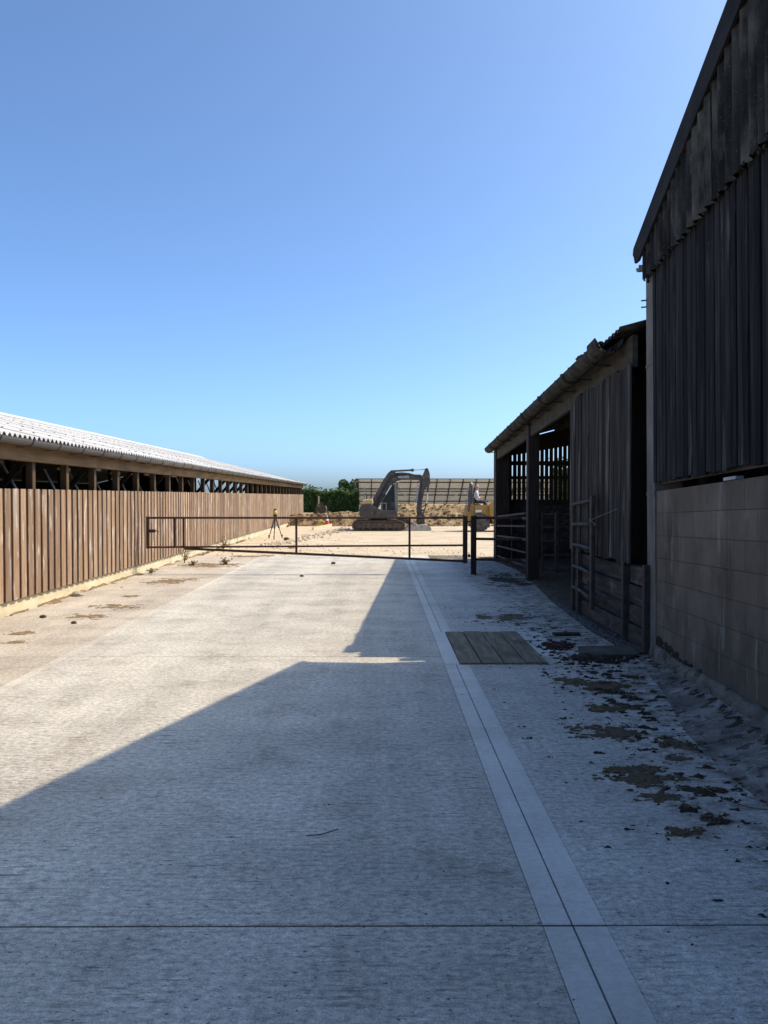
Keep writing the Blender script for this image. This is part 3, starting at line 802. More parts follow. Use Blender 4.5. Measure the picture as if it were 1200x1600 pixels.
# mossy patches at the wall foot near the column
ms = MB(); rr = random.Random(3)
for i in range(90):
    u = 0.2 + abs(rr.gauss(0, 0.45)); z = 0.10 + rr.uniform(0, max(0.03, 0.17 - 0.13 * u))
    ms.blob(B(u, z, 0.006), 0.012, 0.02, rr.uniform(0.01, 0.03), rr, 5, 3)
tag(ms.build('moss_clumps', 'moss', barn, fix=False), kind='stuff')
# tarred boards
u = 0.176
k = 0
while u < UEND - 0.1:
    wd = 0.110 + rnd.uniform(-0.008, 0.008)
    b = MB(); bboard(b, u, u + wd - rnd.choice((0.007, 0.009, 0.012, 0.018)), 1.775 + rnd.uniform(-0.014, 0.014), 4.02, 0.004 + rnd.uniform(-0.004, 0.006), 0.026 + rnd.uniform(-0.006, 0.010))
    b.build('cladding_board', 'tarboard', barn, org=tuple(B(u, 1.8, 0)))
    u += wd; k += 1
bquad(MB(), 0.17, UEND, 1.76, 4.0, -0.06, -0.03).build('gap_shade_sheet', 'black', barn)  # black sheet standing in for interior shade behind the board gaps
bquad(MB(), 0.17, UEND, 2.2, 2.35, -0.10, 0.000).build('girt', 'darkwood', barn)
bquad(MB(), 0.17, UEND, 3.6, 3.75, -0.10, 0.003).build('girt', 'darkwood', barn)
# corrugated sheets above
PER = 0.146
def barn_sheet(u0, n, zlow, o):
    b = MB(); seg = 8; top = []; N = n * seg
    ring = []
    for i in range(N + 1):
        u = u0 + i * PER / seg
        ring.append((u, o + 0.026 * math.cos(2 * math.pi * i / seg)))
    rings = []
    for t in (0, 1):
        front = [B(u, (zlow if t == 0 else zr(u) - 0.03), oo) for u, oo in ring]
        bk = [B(u, (zlow if t == 0 else zr(u) - 0.03), oo - 0.009) for u, oo in ring[::-1]]
        rings.append(front + bk)
    b.loft(rings, caps=False)
    return b
u = 0.02; k = 0
while u < UEND - 0.5:
    barn_sheet(u, 7, 3.885 + rnd.uniform(-0.015, 0.015), 0.062 + 0.008 * (k % 2)).build('corrugated_sheet', 'asbestos', barn, smooth=True, org=tuple(B(u, 3.9, 0)))
    u += PER * 6.9; k += 1
# moss along the lower edge of the sheets
ms = MB()
u = 0.06
while u < 4.5:
    for q_ in range(rr.choice((0, 0, 1, 2, 3))):
        s_ = rr.uniform(0.006, 0.020)
        ms.blob(B(u + rr.uniform(-0.04, 0.04), 3.885 + rr.uniform(-0.03, 0.008), 0.055 + rr.uniform(-0.02, 0.025)), s_ * 0.8, s_ * 1.3, s_, rr, 6, 4, 0.4)
    u += rr.uniform(0.03, 0.09)
tag(ms.build('moss_edge', 'moss', barn, fix=False), kind='stuff')
# roof, barge boards
for ua, ub in ((UE, UR), (UR, 2 * UR - UE)):
    b = MB(); za, zb_ = zr(ua + 1e-6), zr(ub - 1e-6)
    b.hexa([B(ua, za - 0.03, 0.075), B(ub, zb_ - 0.03, 0.075), B(ub, zb_ - 0.03, -11), B(ua, za - 0.03, -11), B(ua, za, 0.075), B(ub, zb_, 0.075), B(ub, zb_, -11), B(ua, za, -11)])
    b.build('roof_slope', 'asbestos', barn)
b = MB()
q = [(UE - 0.03, zr(UE) - 0.03), (UE, zr(UE) + 0.03), (UR, zr(UR) + 0.02), (UR, zr(UR) - 0.25), (UE + 0.19, zr(UE + 0.19) - 0.225), (UE + 0.055, zr(UE) - 0.15), (UE + 0.015, zr(UE) - 0.07)]
b.loft([[B(u, z, 0.080) for u, z in q], [B(u, z, 0.105) for u, z in q]])
b.build('barge_board', 'barge', barn)
q = [(UR, zr(UR) + 0.02), (2 * UR - UE, zr(2 * UR - UE) + 0.02), (2 * UR - UE, zr(2 * UR - UE) - 0.18), (UR, zr(UR) - 0.17)]
b = MB(); b.loft([[B(u, z, 0.080) for u, z in q], [B(u, z, 0.105) for u, z in q]]); b.build('barge_board', 'barge', barn)
# remaining walls
bquad(MB(), -0.10, -0.02, -0.1, 4.2, -11, -0.262).build('side_wall', 'asbestos', barn)
bquad(MB(), UEND, 2 * UR, -0.3, 3.9, -0.2, 0.0).build('front_wall', 'block', barn)
bquad(MB(), 0, 2 * UR, -0.3, 4.2, -11, -10.9).build('rear_wall', 'darkwood', barn)
bquad(MB(), 2 * UR - 0.1, 2 * UR, -0.3, 4.2, -10.9, -0.2).build('side_wall', 'darkwood', barn)
# eave gutter seen end on, bolts
b = MB(); r0 = 0.058; n = 8
outer = [(-0.19 + r0 * math.cos(a), 4.105 + r0 * math.sin(a)) for a in [math.pi + math.pi * i / n for i in range(n + 1)]]
inner = [(-0.19 + (r0 - .008) * math.cos(a), 4.105 + (r0 - .008) * math.sin(a)) for a in [2 * math.pi - math.pi * i / n for i in range(n + 1)]]
b.loft([[B(u, z, 0.085) for u, z in outer + inner], [B(u, z, -10) for u, z in outer + inner]])
b.build('eave_gutter', 'galv', barn)
for z in (3.72, 3.65):
    b = MB(); b.tube([B(-0.10, z, -0.02), B(-0.125, z, 0.065)], 0.008, 6); b.build('bolt', 'bracket', barn)
b = MB(); bquad(b, 1.95, 2.2, 1.70, 1.725, -0.08, -0.02); b.build('packing_strip', 'galv', barn)

# ------------------------------------------------------------------ low open shed
LD = -0.0405
def lx(y): return 2.93 + 0.0279 * (y - 20.5)
def zg(y): return 3.38 + LD * (y - 8.0)
RS = 0.27
lowY0, lowY1 = 8.44, 20.45
low = thing('open_shed', (3.0, 14, 0), 'low dark open fronted shed with mossy gutter and slatted end', 'shed')
# roof sheets
def low_sheet(y0, n, x0, x1, lift=0.0):
    b = MB(); seg = 6; rings = []
    for x in (x0, x1):
        top = []; bot = []
        for i in range(n * seg + 1):
            y = y0 + i * 0.146 / seg
            z = zg(y) + 0.11 + (x - 2.70) * RS + 0.026 * math.cos(2 * math.pi * i / seg) + lift
            top.append((x - 2.70 + lx(y), y, z)); bot.append((x - 2.70 + lx(y), y, z - 0.01))
        rings.append(top + bot[::-1])
    b.loft(rings, caps=False)
    return b
y = lowY0
while y < lowY1 - 0.5:
    n = 7 if y + 1.03 < lowY1 else int((lowY1 - y) / 0.146)
    low_sheet(y, n, 2.72, 5.7, 0.004 * rnd.random()).build('roof_sheet', 'asbestos', low)
    low_sheet(y, n, 5.5, 8.8, 0.02).build('roof_sheet', 'asbestos', low)
    y += 0.146 * 7
# gutter in sections with collars
def tilt_half(y0, y1, r, t=0.014, n=8, dz=0.0):
    b = MB(); rings = []
    for y in (y0, y1):
        cx, cz = lx(y) - 0.035, zg(y) + 0.05 + dz
        rings.append([(cx + r * math.cos(a), y, cz + r * math.sin(a)) for a in [math.pi + math.pi * i / n for i in range(n + 1)]] +
                     [(cx + (r - t) * math.cos(a), y, cz + (r - t) * math.sin(a)) for a in [2 * math.pi - math.pi * i / n for i in range(n + 1)]])
    b.loft(rings)
    return b
cuts = [8.95, 10.6, 12.4, 14.2, 16.0, 17.8, 19.4, 20.6]
for a, c in zip(cuts[:-1], cuts[1:]):
    tilt_half(a, c, 0.125).build('gutter', 'mossgutter', low, smooth=False)
    tilt_half(a - 0.05, a + 0.05, 0.146).build('gutter_collar', 'mossgutter', low)
ends = tilt_half(8.66, 9.02, 0.165, t=0.02, n=10, dz=0.02); ends.v = [(p[0] + rnd.uniform(-.012, .012), p[1] + (rnd.uniform(-.05, .05) if p[1] < 8.8 else 0), p[2] + rnd.uniform(-.012, .012)) for p in ends.v]
ends.build('gutter_end', 'mossgutter', low)
gm_ = MB(); r9 = random.Random(8)
for i in range(60):
    y = 8.7 + abs(r9.gauss(0, 2.4))
    if y > 20.4: continue
    q_ = r9.uniform(0.02, 0.05)
    gm_.blob((lx(y) - 0.035 + r9.uniform(-0.10, 0.06), y, zg(y) + 0.05 + r9.uniform(-0.03, 0.02)), q_, q_ * 2, q_, r9, 6, 4, 0.3)
tag(gm_.build('gutter_moss', 'moss', low, fix=False), kind='stuff')
for y in np.arange(9.3, 20.4, 0.9):
    b = MB(); b.tube([(lx(y) - 0.16, y, zg(y) + 0.06), (lx(y) - 0.13, y, zg(y) - 0.03), (lx(y) - 0.05, y, zg(y) - 0.095), (lx(y) + 0.02, y, zg(y) - 0.10), (lx(y) + 0.18, y, zg(y) - 0.10)], 0.011, 6)
    b.build('gutter_bracket', 'bracket', low)
# fascia
for a, c in zip([8.46, 11.2, 14.5, 17.5], [11.2, 14.5, 17.5, 20.3]):
    fo = lambda q: 0.17 - 0.09 * (q - 8.6) / 11.9
    xa, xc = lx(a) + fo(a), lx(c) + fo(c)
    b = MB(); b.hexa([(xa, a + .002, zg(a) - 0.29), (xa + 0.06, a + .002, zg(a) - 0.29), (xc + 0.06, c, zg(c) - 0.29), (xc, c, zg(c) - 0.29),
                      (xa, a + .002, zg(a) + 0.06), (xa + 0.06, a + .002, zg(a) + 0.06), (xc + 0.06, c, zg(c) + 0.06), (xc, c, zg(c) + 0.06)])
    b.build('fascia', 'fascia', low)
# posts
for (x, y, wd) in ((2.97, 20.02, 0.36), (2.86, 15.0, 0.22), (2.90, 11.18, 0.14), (2.93, 8.28, 0.14)):
    MB().cbox(x, x + wd, y - wd / 2, y + wd / 2, -0.1, zg(y) - 0.02, 0.01).build('post', 'postsleeper', low)
# front boards
y = 8.46
k = 0
while y < 11.08:
    wd = 0.158 + rnd.uniform(-0.02, 0.02)
    o = rnd.uniform(-0.008, 0.008)
    b = MB(); b.cbox(2.745 + o, 2.77 + o, y, y + wd - rnd.uniform(0.008, 0.020), 0.90 + rnd.uniform(-0.03, 0.02), zg(y) - 0.22 - rnd.uniform(0, 0.06), 0.005)
    b.build('cladding_board', 'blackboard', low, org=(2.76, y, 0.9))
    y += wd
for z in (1.05, 2.0, 2.9):
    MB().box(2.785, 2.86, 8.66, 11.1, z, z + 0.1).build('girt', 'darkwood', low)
# sleepers
for (ya, yc) in ((8.0, 8.62), (8.74, 10.62), (10.72, 11.08)):
    z = 0.02
    for k in range(4):
        h = 0.215 + rnd.uniform(-0.015, 0.015)
        b = MB(); o = rnd.uniform(-0.015, 0.015)
        b.cbox(2.79 + o, 2.91 + o, ya + rnd.uniform(0, 0.02), yc - rnd.uniform(0, 0.02), z, z + h - rnd.uniform(0.006, 0.02), 0.016, 'y')
        b.build('sleeper', 'sleeper', low, org=(2.8, ya, z))
        z += h
for y in (8.0 - 0.02, 8.68, 10.67):
    MB().cbox(2.735, 2.83, y - 0.035, y + 0.035, -0.1, 0.93, 0.006).build('steel_post', 'steel_dark', low)
# end wall: planks below, slats above with rails
EY = 20.25
z = -0.03
for k in range(6):
    MB().cbox(3.08, 8.5, EY, EY + 0.07, z, z + 0.238, 0.01, 'x').build('wall_plank', 'sleeper', low, org=(3.1, EY, z))
    z += 0.247
def endtop(x):
    return 2.72 + (x - 3.1) * 0.17
x = 3.13
while x < 8.45:
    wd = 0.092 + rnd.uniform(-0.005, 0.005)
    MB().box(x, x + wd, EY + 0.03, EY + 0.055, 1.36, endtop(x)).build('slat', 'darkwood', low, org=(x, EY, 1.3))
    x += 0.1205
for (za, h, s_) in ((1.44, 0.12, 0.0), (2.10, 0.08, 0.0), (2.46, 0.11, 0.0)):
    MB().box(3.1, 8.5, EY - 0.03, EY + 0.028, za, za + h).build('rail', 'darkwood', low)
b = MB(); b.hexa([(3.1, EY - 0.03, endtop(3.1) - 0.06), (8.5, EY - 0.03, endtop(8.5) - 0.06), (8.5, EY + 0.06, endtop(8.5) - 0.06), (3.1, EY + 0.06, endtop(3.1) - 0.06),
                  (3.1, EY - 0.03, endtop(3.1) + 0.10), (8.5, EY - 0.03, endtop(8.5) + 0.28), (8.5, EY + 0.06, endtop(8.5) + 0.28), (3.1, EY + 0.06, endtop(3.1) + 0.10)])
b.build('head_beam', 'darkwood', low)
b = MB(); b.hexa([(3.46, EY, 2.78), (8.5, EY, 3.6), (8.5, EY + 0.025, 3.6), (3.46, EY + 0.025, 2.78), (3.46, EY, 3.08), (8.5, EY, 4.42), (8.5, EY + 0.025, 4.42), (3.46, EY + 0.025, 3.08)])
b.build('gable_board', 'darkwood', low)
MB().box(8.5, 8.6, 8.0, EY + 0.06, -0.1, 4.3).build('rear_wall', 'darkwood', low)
MB().box(3.3, 8.5, 8.0, 8.06, -0.1, 3.3).build('end_and_blackout_wall', 'darkwood', low)
MB().box(3.24, 3.30, 8.0, 11.12, -0.1, 3.42).build('end_and_blackout_wall', 'darkwood', low)  # added wall that keeps the opening beside the barn column black
MB().box(3.08, 8.5, EY + 0.071, EY + 0.09, -0.1, 1.42).build('daylight_stop', 'darkwood', low)  # added behind the planks to block daylight through their gaps
for x in (4.6, 6.5):
    b = MB(); b.beam((x - 0.1, 8.2, zg(8.2) + 0.03 + (x - lx(8.2)) * RS), (x - 0.0, 20.2, zg(20.2) + 0.03 + (x - lx(20.2)) * RS), 0.08, 0.16); b.build('purlin', 'darkwood', low)
for y in (11.2, 15.0):
    b = MB(); b.beam((2.95, y, zg(y) - 0.05), (8.5, y, zg(y) + 0.02 + 5.6 * RS), 0.1, 0.2); b.build('rafter', 'darkwood', low)
    MB().cbox(6.2, 6.36, y - 0.08, y + 0.08, -0.1, zg(y) + 3.3 * RS, 0.01).build('post', 'postsleeper', low)

# hurdles inside the shed
def hurdle(name, p0, p1, zs0, zs1, r, mat, label, group=None, bow=0.0, extra=(), rope=False):
    t = thing(name, (p0[0], p0[1], 0), label, 'gate', group)
    d = Vector((p1[0] - p0[0], p1[1] - p0[1]))
    for za, zc in zip(zs0, zs1):
        b = MB(); pts = []
        for i in range(7):
            f = i / 6
            pts.append((p0[0] + d.x * f, p0[1] + d.y * f, za + (zc - za) * f - bow * math.sin(math.pi * f) * (1 - (za - zs0[0]) / max(1e-3, zs0[-1] - zs0[0]))))
        b.tube(pts, r, 8); b.build('rail', mat, t, smooth=True)
    for f, w_ in [(0, 0.04), (1, 0.04)] + list(extra):
        x, y = p0[0] + d.x * f, p0[1] + d.y * f
        za = zs0[0] + (zs1[0] - zs0[0]) * f; zc = zs0[-1] + (zs1[-1] - zs0[-1]) * f
        MB().cbox(x - w_ / 2, x + w_ / 2, y - w_ / 2, y + w_ / 2, za - 0.06, zc + 0.03, 0.006).build('stile', 'steel_dark', t)
    return t
hurdle('metal_hurdle', (2.98, 15.2), (3.02, 19.9), [0.21, 0.50, 0.78, 1.05, 1.32], [0.10, 0.36, 0.62, 0.88, 1.12], 0.024, 'hurdle',
       'galvanised hurdle between the two front posts of the open shed', 'hurdles in the open shed', extra=[(0.5, 0.03)])
hurdle('metal_hurdle', (3.14, 14.9), (5.3, 14.95), [0.21, 0.50, 0.78, 1.05, 1.30], [0.20, 0.50, 0.77, 1.05, 1.30], 0.02, 'hurdle',
       'dark hurdle running across the inside of the open shed', 'hurdles in the open shed', extra=[(0.13, 0.07)])
hg = hurdle('folded_gate', (2.655, 9.62), (2.735, 10.9), [0.34, 0.66, 0.98, 1.29, 1.60], [0.36, 0.66, 0.96, 1.25, 1.53], 0.026, 'hurdle',
            'small metal gate folded back against the black boards', bow=-0.02)
b = MB(); b.cbox(2.63, 2.68, 9.58, 9.66, 0.22, 1.66, 0.008); b.build('stile', 'steel_dark', hg)
b = MB(); b.cbox(2.72, 2.76, 10.87, 10.93, -0.1, 1.55, 0.006); b.build('hanging_post', 'steel_dark', hg)
rp_ = MB(); rp_.tube([(2.66, 9.75, 1.27), (2.62, 9.62, 1.33), (2.64, 9.5, 1.37), (2.74, 8.9, 1.5)], 0.004, 5)
rp_.tube([(2.66, 9.78, 1.30), (2.61, 9.60, 1.36), (2.66, 9.5, 1.30), (2.65, 9.7, 1.26)], 0.006, 5)
rp_.build('tie_rope', 'rope', hg)

# ------------------------------------------------------------------ field gate across the road
GY = 16.2
def gx(px): return (px - 595) / 1200 * GY
def gzz(py): return CAM_H - (py - 775) / 1200 * GY
gate = thing('field_gate', (gx(480), GY, 0), 'long rust brown tube gate closed across the concrete road', 'gate')
def bar(name, p0, p1, r):
    b = MB(); b.tube([p0, p1], r, 10); return b.build(name, 'rustgate', gate, smooth=False)
bar('top_rail', (gx(230), GY, gzz(809)), (gx(728), GY, gzz(809)), 0.024)
bar('middle_rail', (gx(230), GY, gzz(855)), (gx(728), GY, gzz(852)), 0.021)
bar('bottom_rail', (gx(288), GY, gzz(857)), (gx(728), GY, gzz(877)), 0.027)
bar('upright', (gx(273), GY, gzz(809)), (gx(273), GY, gzz(855)), 0.022)
bar('upright', (gx(287), GY, gzz(809)), (gx(287), GY, gzz(856)), 0.024)
bar('upright', (gx(463), GY, gzz(809)), (gx(463), GY, gzz(865)), 0.024)
bar('upright', (gx(640), GY, gzz(809)), (gx(640), GY, gzz(873)), 0.024)
MB().cbox(gx(229) , gx(233.5), GY - 0.03, GY + 0.03, gzz(857), gzz(807), 0.006).build('end_stile', 'rustgate', gate)
MB().cbox(gx(723.5), gx(730.5), GY - 0.045, GY + 0.045, gzz(880), gzz(806), 0.008).build('hanging_stile', 'rustgate', gate)
b = MB(); b.cbox(gx(233), gx(243), GY - 0.02, GY + 0.0, gzz(832), gzz(827), 0.004); b.tube([(gx(243), GY - 0.01, gzz(829)), (gx(248), GY - 0.01, gzz(830)), (gx(247), GY - 0.02, gzz(833))], 0.012, 6)
b.build('latch', 'steel_dark', gate)
b = MB(); b.tube([(gx(722), GY - 0.02, gzz(868.5)), (gx(738), GY - 0.02, gzz(868.5))], 0.016, 6); b.tube([(gx(733), GY - 0.02, gzz(871)), (gx(733), GY - 0.02, gzz(865))], 0.02, 6)
b.build('hinge', 'steel_dark', gate)
b = MB(); b.tube([(gx(730), GY, gzz(815)), (gx(736), GY, gzz(815))], 0.014, 6); b.build('hinge', 'steel_dark', gate)
gp = MB(); gp.cbox(gx(736), gx(744.3), GY - 0.06, GY + 0.06, -0.05, gzz(806), 0.012)
tag(gp.build('gate_post', 'postsleeper'), 'thick dark brown gate post standing on the concrete beside the gate', 'post')
rails = thing('side_rails', (2.4, 15.8, 0), 'three brown tube rails from gate post to open shed', 'fence')
for za, zb_ in ((gzz(809), 1.20), (gzz(842), 0.76), (gzz(874), 0.34)):
    b = MB(); b.tube([(gx(744), GY, za), (2.95, 16.0, za), (3.0, 15.1, zb_)], 0.028, 8); b.build('rail', 'rustgate', rails)

# ------------------------------------------------------------------ timber covers over the drain
def cover(x0, x1, y0, y1, n, label, z0=0.012):
    t = thing('timber_cover', ((x0 + x1) / 2, (y0 + y1) / 2, 0), label, 'drain cover', 'timber drain covers')
    MB().box(x0 - 0.005, x1 + 0.005, y0, y1, -0.034, -0.02).build('pit_frame', 'black', t)
    wd = (x1 - x0) / n
    for i in range(n):
        a = x0 + i * wd
        sh = 0.02 * rnd.uniform(-1, 1)
        b = MB(); b.cbox(a + 0.005, a + wd - 0.006, y0 + 0.012 + max(0, sh), y1 - 0.01, -0.03, z0 + rnd.uniform(-0.003, 0.003), 0.006, 'y')
        b.build('plank', 'coverplank', t, org=(a, y0, 0))
    return t
cover(0.778, 1.652, 7.50, 9.27, 4, 'grey plank cover over drain pit beside the slot, nearest the camera')
cover(1.30, 2.22, 20.2, 21.25, 5, 'sunlit plank cover beyond the gate at end of concrete')

# ------------------------------------------------------------------ muck and litter
def patch(name, cx, cy, rx, ry, h, mat, seed, label, cat, group=None, thr=0.42, step=0.010, kind=None, freq=None):
    fq = freq or min(2.4 / max(rx, ry), 14)
    def fz(X, Y):
        d = ((X - cx) / rx) ** 2 + ((Y - cy) / ry) ** 2
        f = 1.0 - np.sqrt(d) * 0.80 + 2.4 * (fbm(X * fq, Y * fq * 1.6, seed, 5, 0.7) - 0.5) + 1.7 * (fbm(X * 26, Y * 34, seed + 5, 4, 0.7) - 0.5)
        a = (f - thr)
        return np.minimum(np.minimum(a, 0.22) * h * 3.2, 9) + np.where(a > 0, 0.35 * h * (fbm(X * 45, Y * 45, seed + 9, 3) - 0.5), 0) - 0.0005
    o = field(name, np.arange(cx - rx * 1.5, cx + rx * 1.5, step), np.arange(cy - ry * 1.5, cy + ry * 1.5, step), fz, mat, clip=0.0)
    if o is not None:
        tag(o, label, cat, group, kind)
    return o
GR = 'muck patches by the block wall'
P = [
 (1.92, 8.40, 0.22, 0.20, 0.03, 'redmuck', 'reddish dark muck pile right of the plank cover'),
 (2.20, 7.72, 0.34, 0.22, 0.04, 'muck', 'largest dark muck pile in front of the steel plate'),
 (1.70, 6.78, 0.18, 0.16, 0.014, 'strawmuck', 'brown muck patch in front of the big muck pile, left one'),
 (1.95, 6.58, 0.22, 0.20, 0.02, 'strawmuck', 'brown muck patch below the big pile, right one'),
 (1.76, 5.92, 0.34, 0.13, 0.014, 'strawmuck', 'long thin muck streak across the apron'),
 (1.60, 5.32, 0.30, 0.20, 0.012, 'strawmuck', 'flat tan straw patch with a square left end'),
 (1.98, 5.05, 0.13, 0.12, 0.035, 'strawmuck', 'raised grassy muck clump nearest the rough strip'),
 (1.86, 4.78, 0.09, 0.06, 0.014, 'strawmuck', 'small muck scrap just below the grassy clump'),
 (1.55, 4.50, 0.27, 0.20, 0.014, 'strawmuck', 'large forked tan muck patch in mid apron'),
 (1.80, 4.27, 0.27, 0.08, 0.012, 'muck', 'thin dark muck strip right of the forked patch'),
 (1.53, 4.18, 0.17, 0.08, 0.010, 'strawmuck', 'faint muck smear just below the forked patch'),
 (1.63, 4.02, 0.09, 0.06, 0.022, 'muck', 'small black muck lump in front of thin strip'),
 (1.70, 3.86, 0.10, 0.07, 0.02, 'muck', 'dark muck lump right of small black one'),
 (1.51, 3.72, 0.16, 0.09, 0.012, 'strawmuck', 'flat brown muck patch nearest the camera'),
 (1.95, 3.48, 0.10, 0.06, 0.012, 'redmuck', 'reddish muck scrap at right picture edge'),
 (2.30, 6.95, 0.12, 0.08, 0.02, 'muck', 'black muck dollop beside the rough strip'),
]
for i, (cx, cy, rx, ry, h, mt, lb) in enumerate(P):
    patch('muck_patch', cx, cy, rx * 0.78, ry * 0.85, h, mt, 40 + i * 7, lb, 'muck', GR, thr=0.36)
patch('straw_stain', 1.78, 10.3, 0.55, 0.5, 0.006, 'strawmuck', 311, 'thin tan straw stain beyond the plank cover', 'muck', GR, thr=0.5, step=0.02)
patch('straw_stain', 2.45, 15.2, 0.6, 1.6, 0.006, 'muck', 317, 'dark mud smear around foot of the gate post', 'muck', GR, thr=0.56, step=0.03, freq=3.0)
LG = 'dry muck patches by the timber shed'
PL = [(-4.03, 10.5, 0.24, 0.22, 'oval dry tan muck patch near the shed wall'), (-4.0, 11.4, 0.40, 0.22, 'long ragged tan patch behind the oval one'),
      (-4.06, 14.9, 0.42, 0.45, 'tan muck patch beside the gate shadow'), (-4.33, 9.23, 0.16, 0.12, 'small tan patch at left picture edge, upper'),
      (-4.12, 8.65, 0.13, 0.09, 'small tan patch at left picture edge, lower'), (-4.1, 18.3, 0.75, 0.45, 'wide straw and muck patch with weeds by the shed'),
      (-4.1, 12.6, 0.14, 0.12, 'little tan scrap between the ragged and shadow patches'), (-3.6, 21.0, 0.5, 0.35, 'tan dirt patch at the concrete end under the gate')]
for i, (cx, cy, rx, ry, lb) in enumerate(PL):
    patch('dry_patch', cx, cy, rx, ry, 0.012, 'drymuck', 140 + i * 11, lb, 'muck', LG, thr=0.38, step=0.02)
# loose crumbs: far too many to count
def crumbs(X, Y):
    a = fbm(X * 13, Y * 21, 77, 5, 0.68)
    e = np.interp(Y, [p[1] for p in EDGE], [p[0] for p in EDGE])
    den = np.exp(-((X - 1.98) / 0.42) ** 2) * np.interp(Y, [2.6, 3.4, 5.2, 6.5, 8.0, 8.7, 9.6, 12], [-0.15, 0.1, 0.72, 1.0, 1.0, 0.8, 0.4, 0.1])
    return (a - (0.735 - 0.185 * den)) * 0.09
o = field('muck_crumbs', np.arange(0.95, 2.62, 0.009), np.arange(2.6, 11.5, 0.009), crumbs, 'muck', clip=0.0)
tag(o, 'dark crumbs of muck scattered over the apron', 'muck', kind='stuff')
def wallfoot(X, Y):
    a = fbm(X * 16, Y * 16, 91, 5, 0.68)
    e = wall_x(Y) - 0.10 - 0.05 * fbm(Y * 2.5, Y * 0 + 3, 14)
    den = np.exp(-((X - e) / 0.06) ** 2)
    return vz(X, Y) + (a - 0.70 + 0.22 * den) * 0.035
o = field('wall_foot_dirt', np.arange(1.95, 2.8, 0.014), np.arange(2.6, 7.9, 0.014), lambda X, Y: np.where(wallfoot(X, Y) > vz(X, Y), wallfoot(X, Y), -1), 'muck', clip=-0.5)
tag(o, 'dark dirt gathered along foot of the block wall', 'dirt', kind='stuff')
def shedfoot(X, Y):
    a = fbm(X * 6, Y * 4, 95, 5, 0.6)
    den = np.exp(-((X - SX) / 0.13) ** 2)
    return (a - 0.78 + 0.32 * den) * 0.10
o = field('shed_foot_dirt', np.arange(SX + 0.002, SX + 0.55, 0.02), np.arange(8.5, 30, 0.03), shedfoot, 'drymuck', clip=0.0)
tag(o, 'dry dirt along foot of the cream base wall', 'dirt', kind='stuff')
def specks(X, Y):
    return (fbm(X * 22, Y * 26, 121, 4, 0.6) - 0.845) * 0.10
o = field('speck_dirt', np.arange(-2.2, 0.9, 0.012), np.arange(2.3, 6.5, 0.012), specks, 'muck', clip=0.0)
if o: tag(o, 'tiny specks of dirt on the shaded concrete', 'dirt', kind='stuff')
# straw strands over the muck
st = MB(); rr = random.Random(11)
for i in range(900):
    cx, cy, rx, ry = rr.choice(P)[:4]
    x, y = cx + rr.gauss(0, rx * 0.5), cy + rr.gauss(0, ry * 0.6)
    a = rr.uniform(0, math.pi); L = rr.uniform(0.015, 0.06)
    d = V(math.cos(a), math.sin(a), rr.uniform(-0.1, 0.15)) * L; p = V(x, y, 0.008 + rr.uniform(0, 0.012)); s_ = V(-math.sin(a), math.cos(a), 0) * 0.0016
    st.add([p - d / 2 - s_, p - d / 2 + s_, p + d / 2 + s_, p + d / 2 - s_], [(0, 1, 2, 3)])
for i in range(900):
    x = rr.uniform(2.75, 3.9); y = rr.uniform(11.5, 17)
    a = rr.uniform(0, math.pi); L = rr.uniform(0.04, 0.16)
    d = V(math.cos(a), math.sin(a), rr.uniform(-0.1, 0.15)) * L; p = V(x, y, 0.035); s_ = V(-math.sin(a), math.cos(a), 0) * 0.003
    st.add([p - d / 2 - s_, p - d / 2 + s_, p + d / 2 + s_, p + d / 2 - s_], [(0, 1, 2, 3)])
tag(st.build('straw_strands', 'straw', fix=False), 'loose straw strands over muck and earth floor', 'straw', kind='stuff')
# pebbles beside the sleepers
pbm = MB()
for i in range(900):
    y = rr.uniform(8.1, 12.0); x = edge_x(y) + abs(rr.gauss(0, 0.09)) + 0.0
    if x > 2.77: continue
    s_ = rr.uniform(0.006, 0.02)
    pbm.blob((x, y, 0.012 + s_ * 0.3), s_, s_ * rr.uniform(0.7, 1.2), s_ * 0.7, rr, 5, 3)
tag(pbm.build('pebbles', 'pebble', fix=False), 'dark pebbles between concrete and the sleepers', 'gravel', kind='stuff')
# flat plates
pt = MB(); pt.hexa([(2.02, 7.80, 0.006), (2.66, 7.86, 0.01), (2.70, 8.28, 0.012), (2.14, 8.30, 0.006), (2.02, 7.80, 0.022), (2.66, 7.86, 0.028), (2.70, 8.28, 0.030), (2.14, 8.30, 0.022)])
tag(pt.build('steel_plate', 'plate'), 'flat dirty plate on the ground at foot of barn column', 'plate')
pt = MB(); pt.hexa([(2.05, 9.0, 0.004), (2.36, 9.02, 0.004), (2.36, 9.12, 0.004), (2.04, 9.10, 0.004), (2.05, 9.0, 0.03), (2.36, 9.02, 0.03), (2.36, 9.12, 0.03), (2.04, 9.10, 0.03)])
tag(pt.build('dark_offcut', 'darkwood'), 'short dark timber offcut lying beyond the reddish muck', 'offcut')
# twigs
def twig(pts, r, label):
    b = MB(); b.tube(pts, r, 5)
    return tag(b.build('twig', 'bark'), label, 'twig', 'twigs on the concrete')
tw = twig([(-0.36, 3.68, 0.008), (-0.30, 3.69, 0.009), (-0.27, 3.70, 0.012), (-0.21, 3.75, 0.01)], 0.0028, 'small bent twig alone in mid road')
twig([(1.85, 4.15, 0.006), (1.90, 4.05, 0.01), (1.97, 3.98, 0.012), (2.08, 3.97, 0.008)], 0.0026, 'thin curved twig beside the thin muck strip')
twig([(1.72, 3.42, 0.006), (1.82, 3.40, 0.014), (1.92, 3.34, 0.012), (2.0, 3.30, 0.008)], 0.003, 'dark curved twig at right edge, nearest')
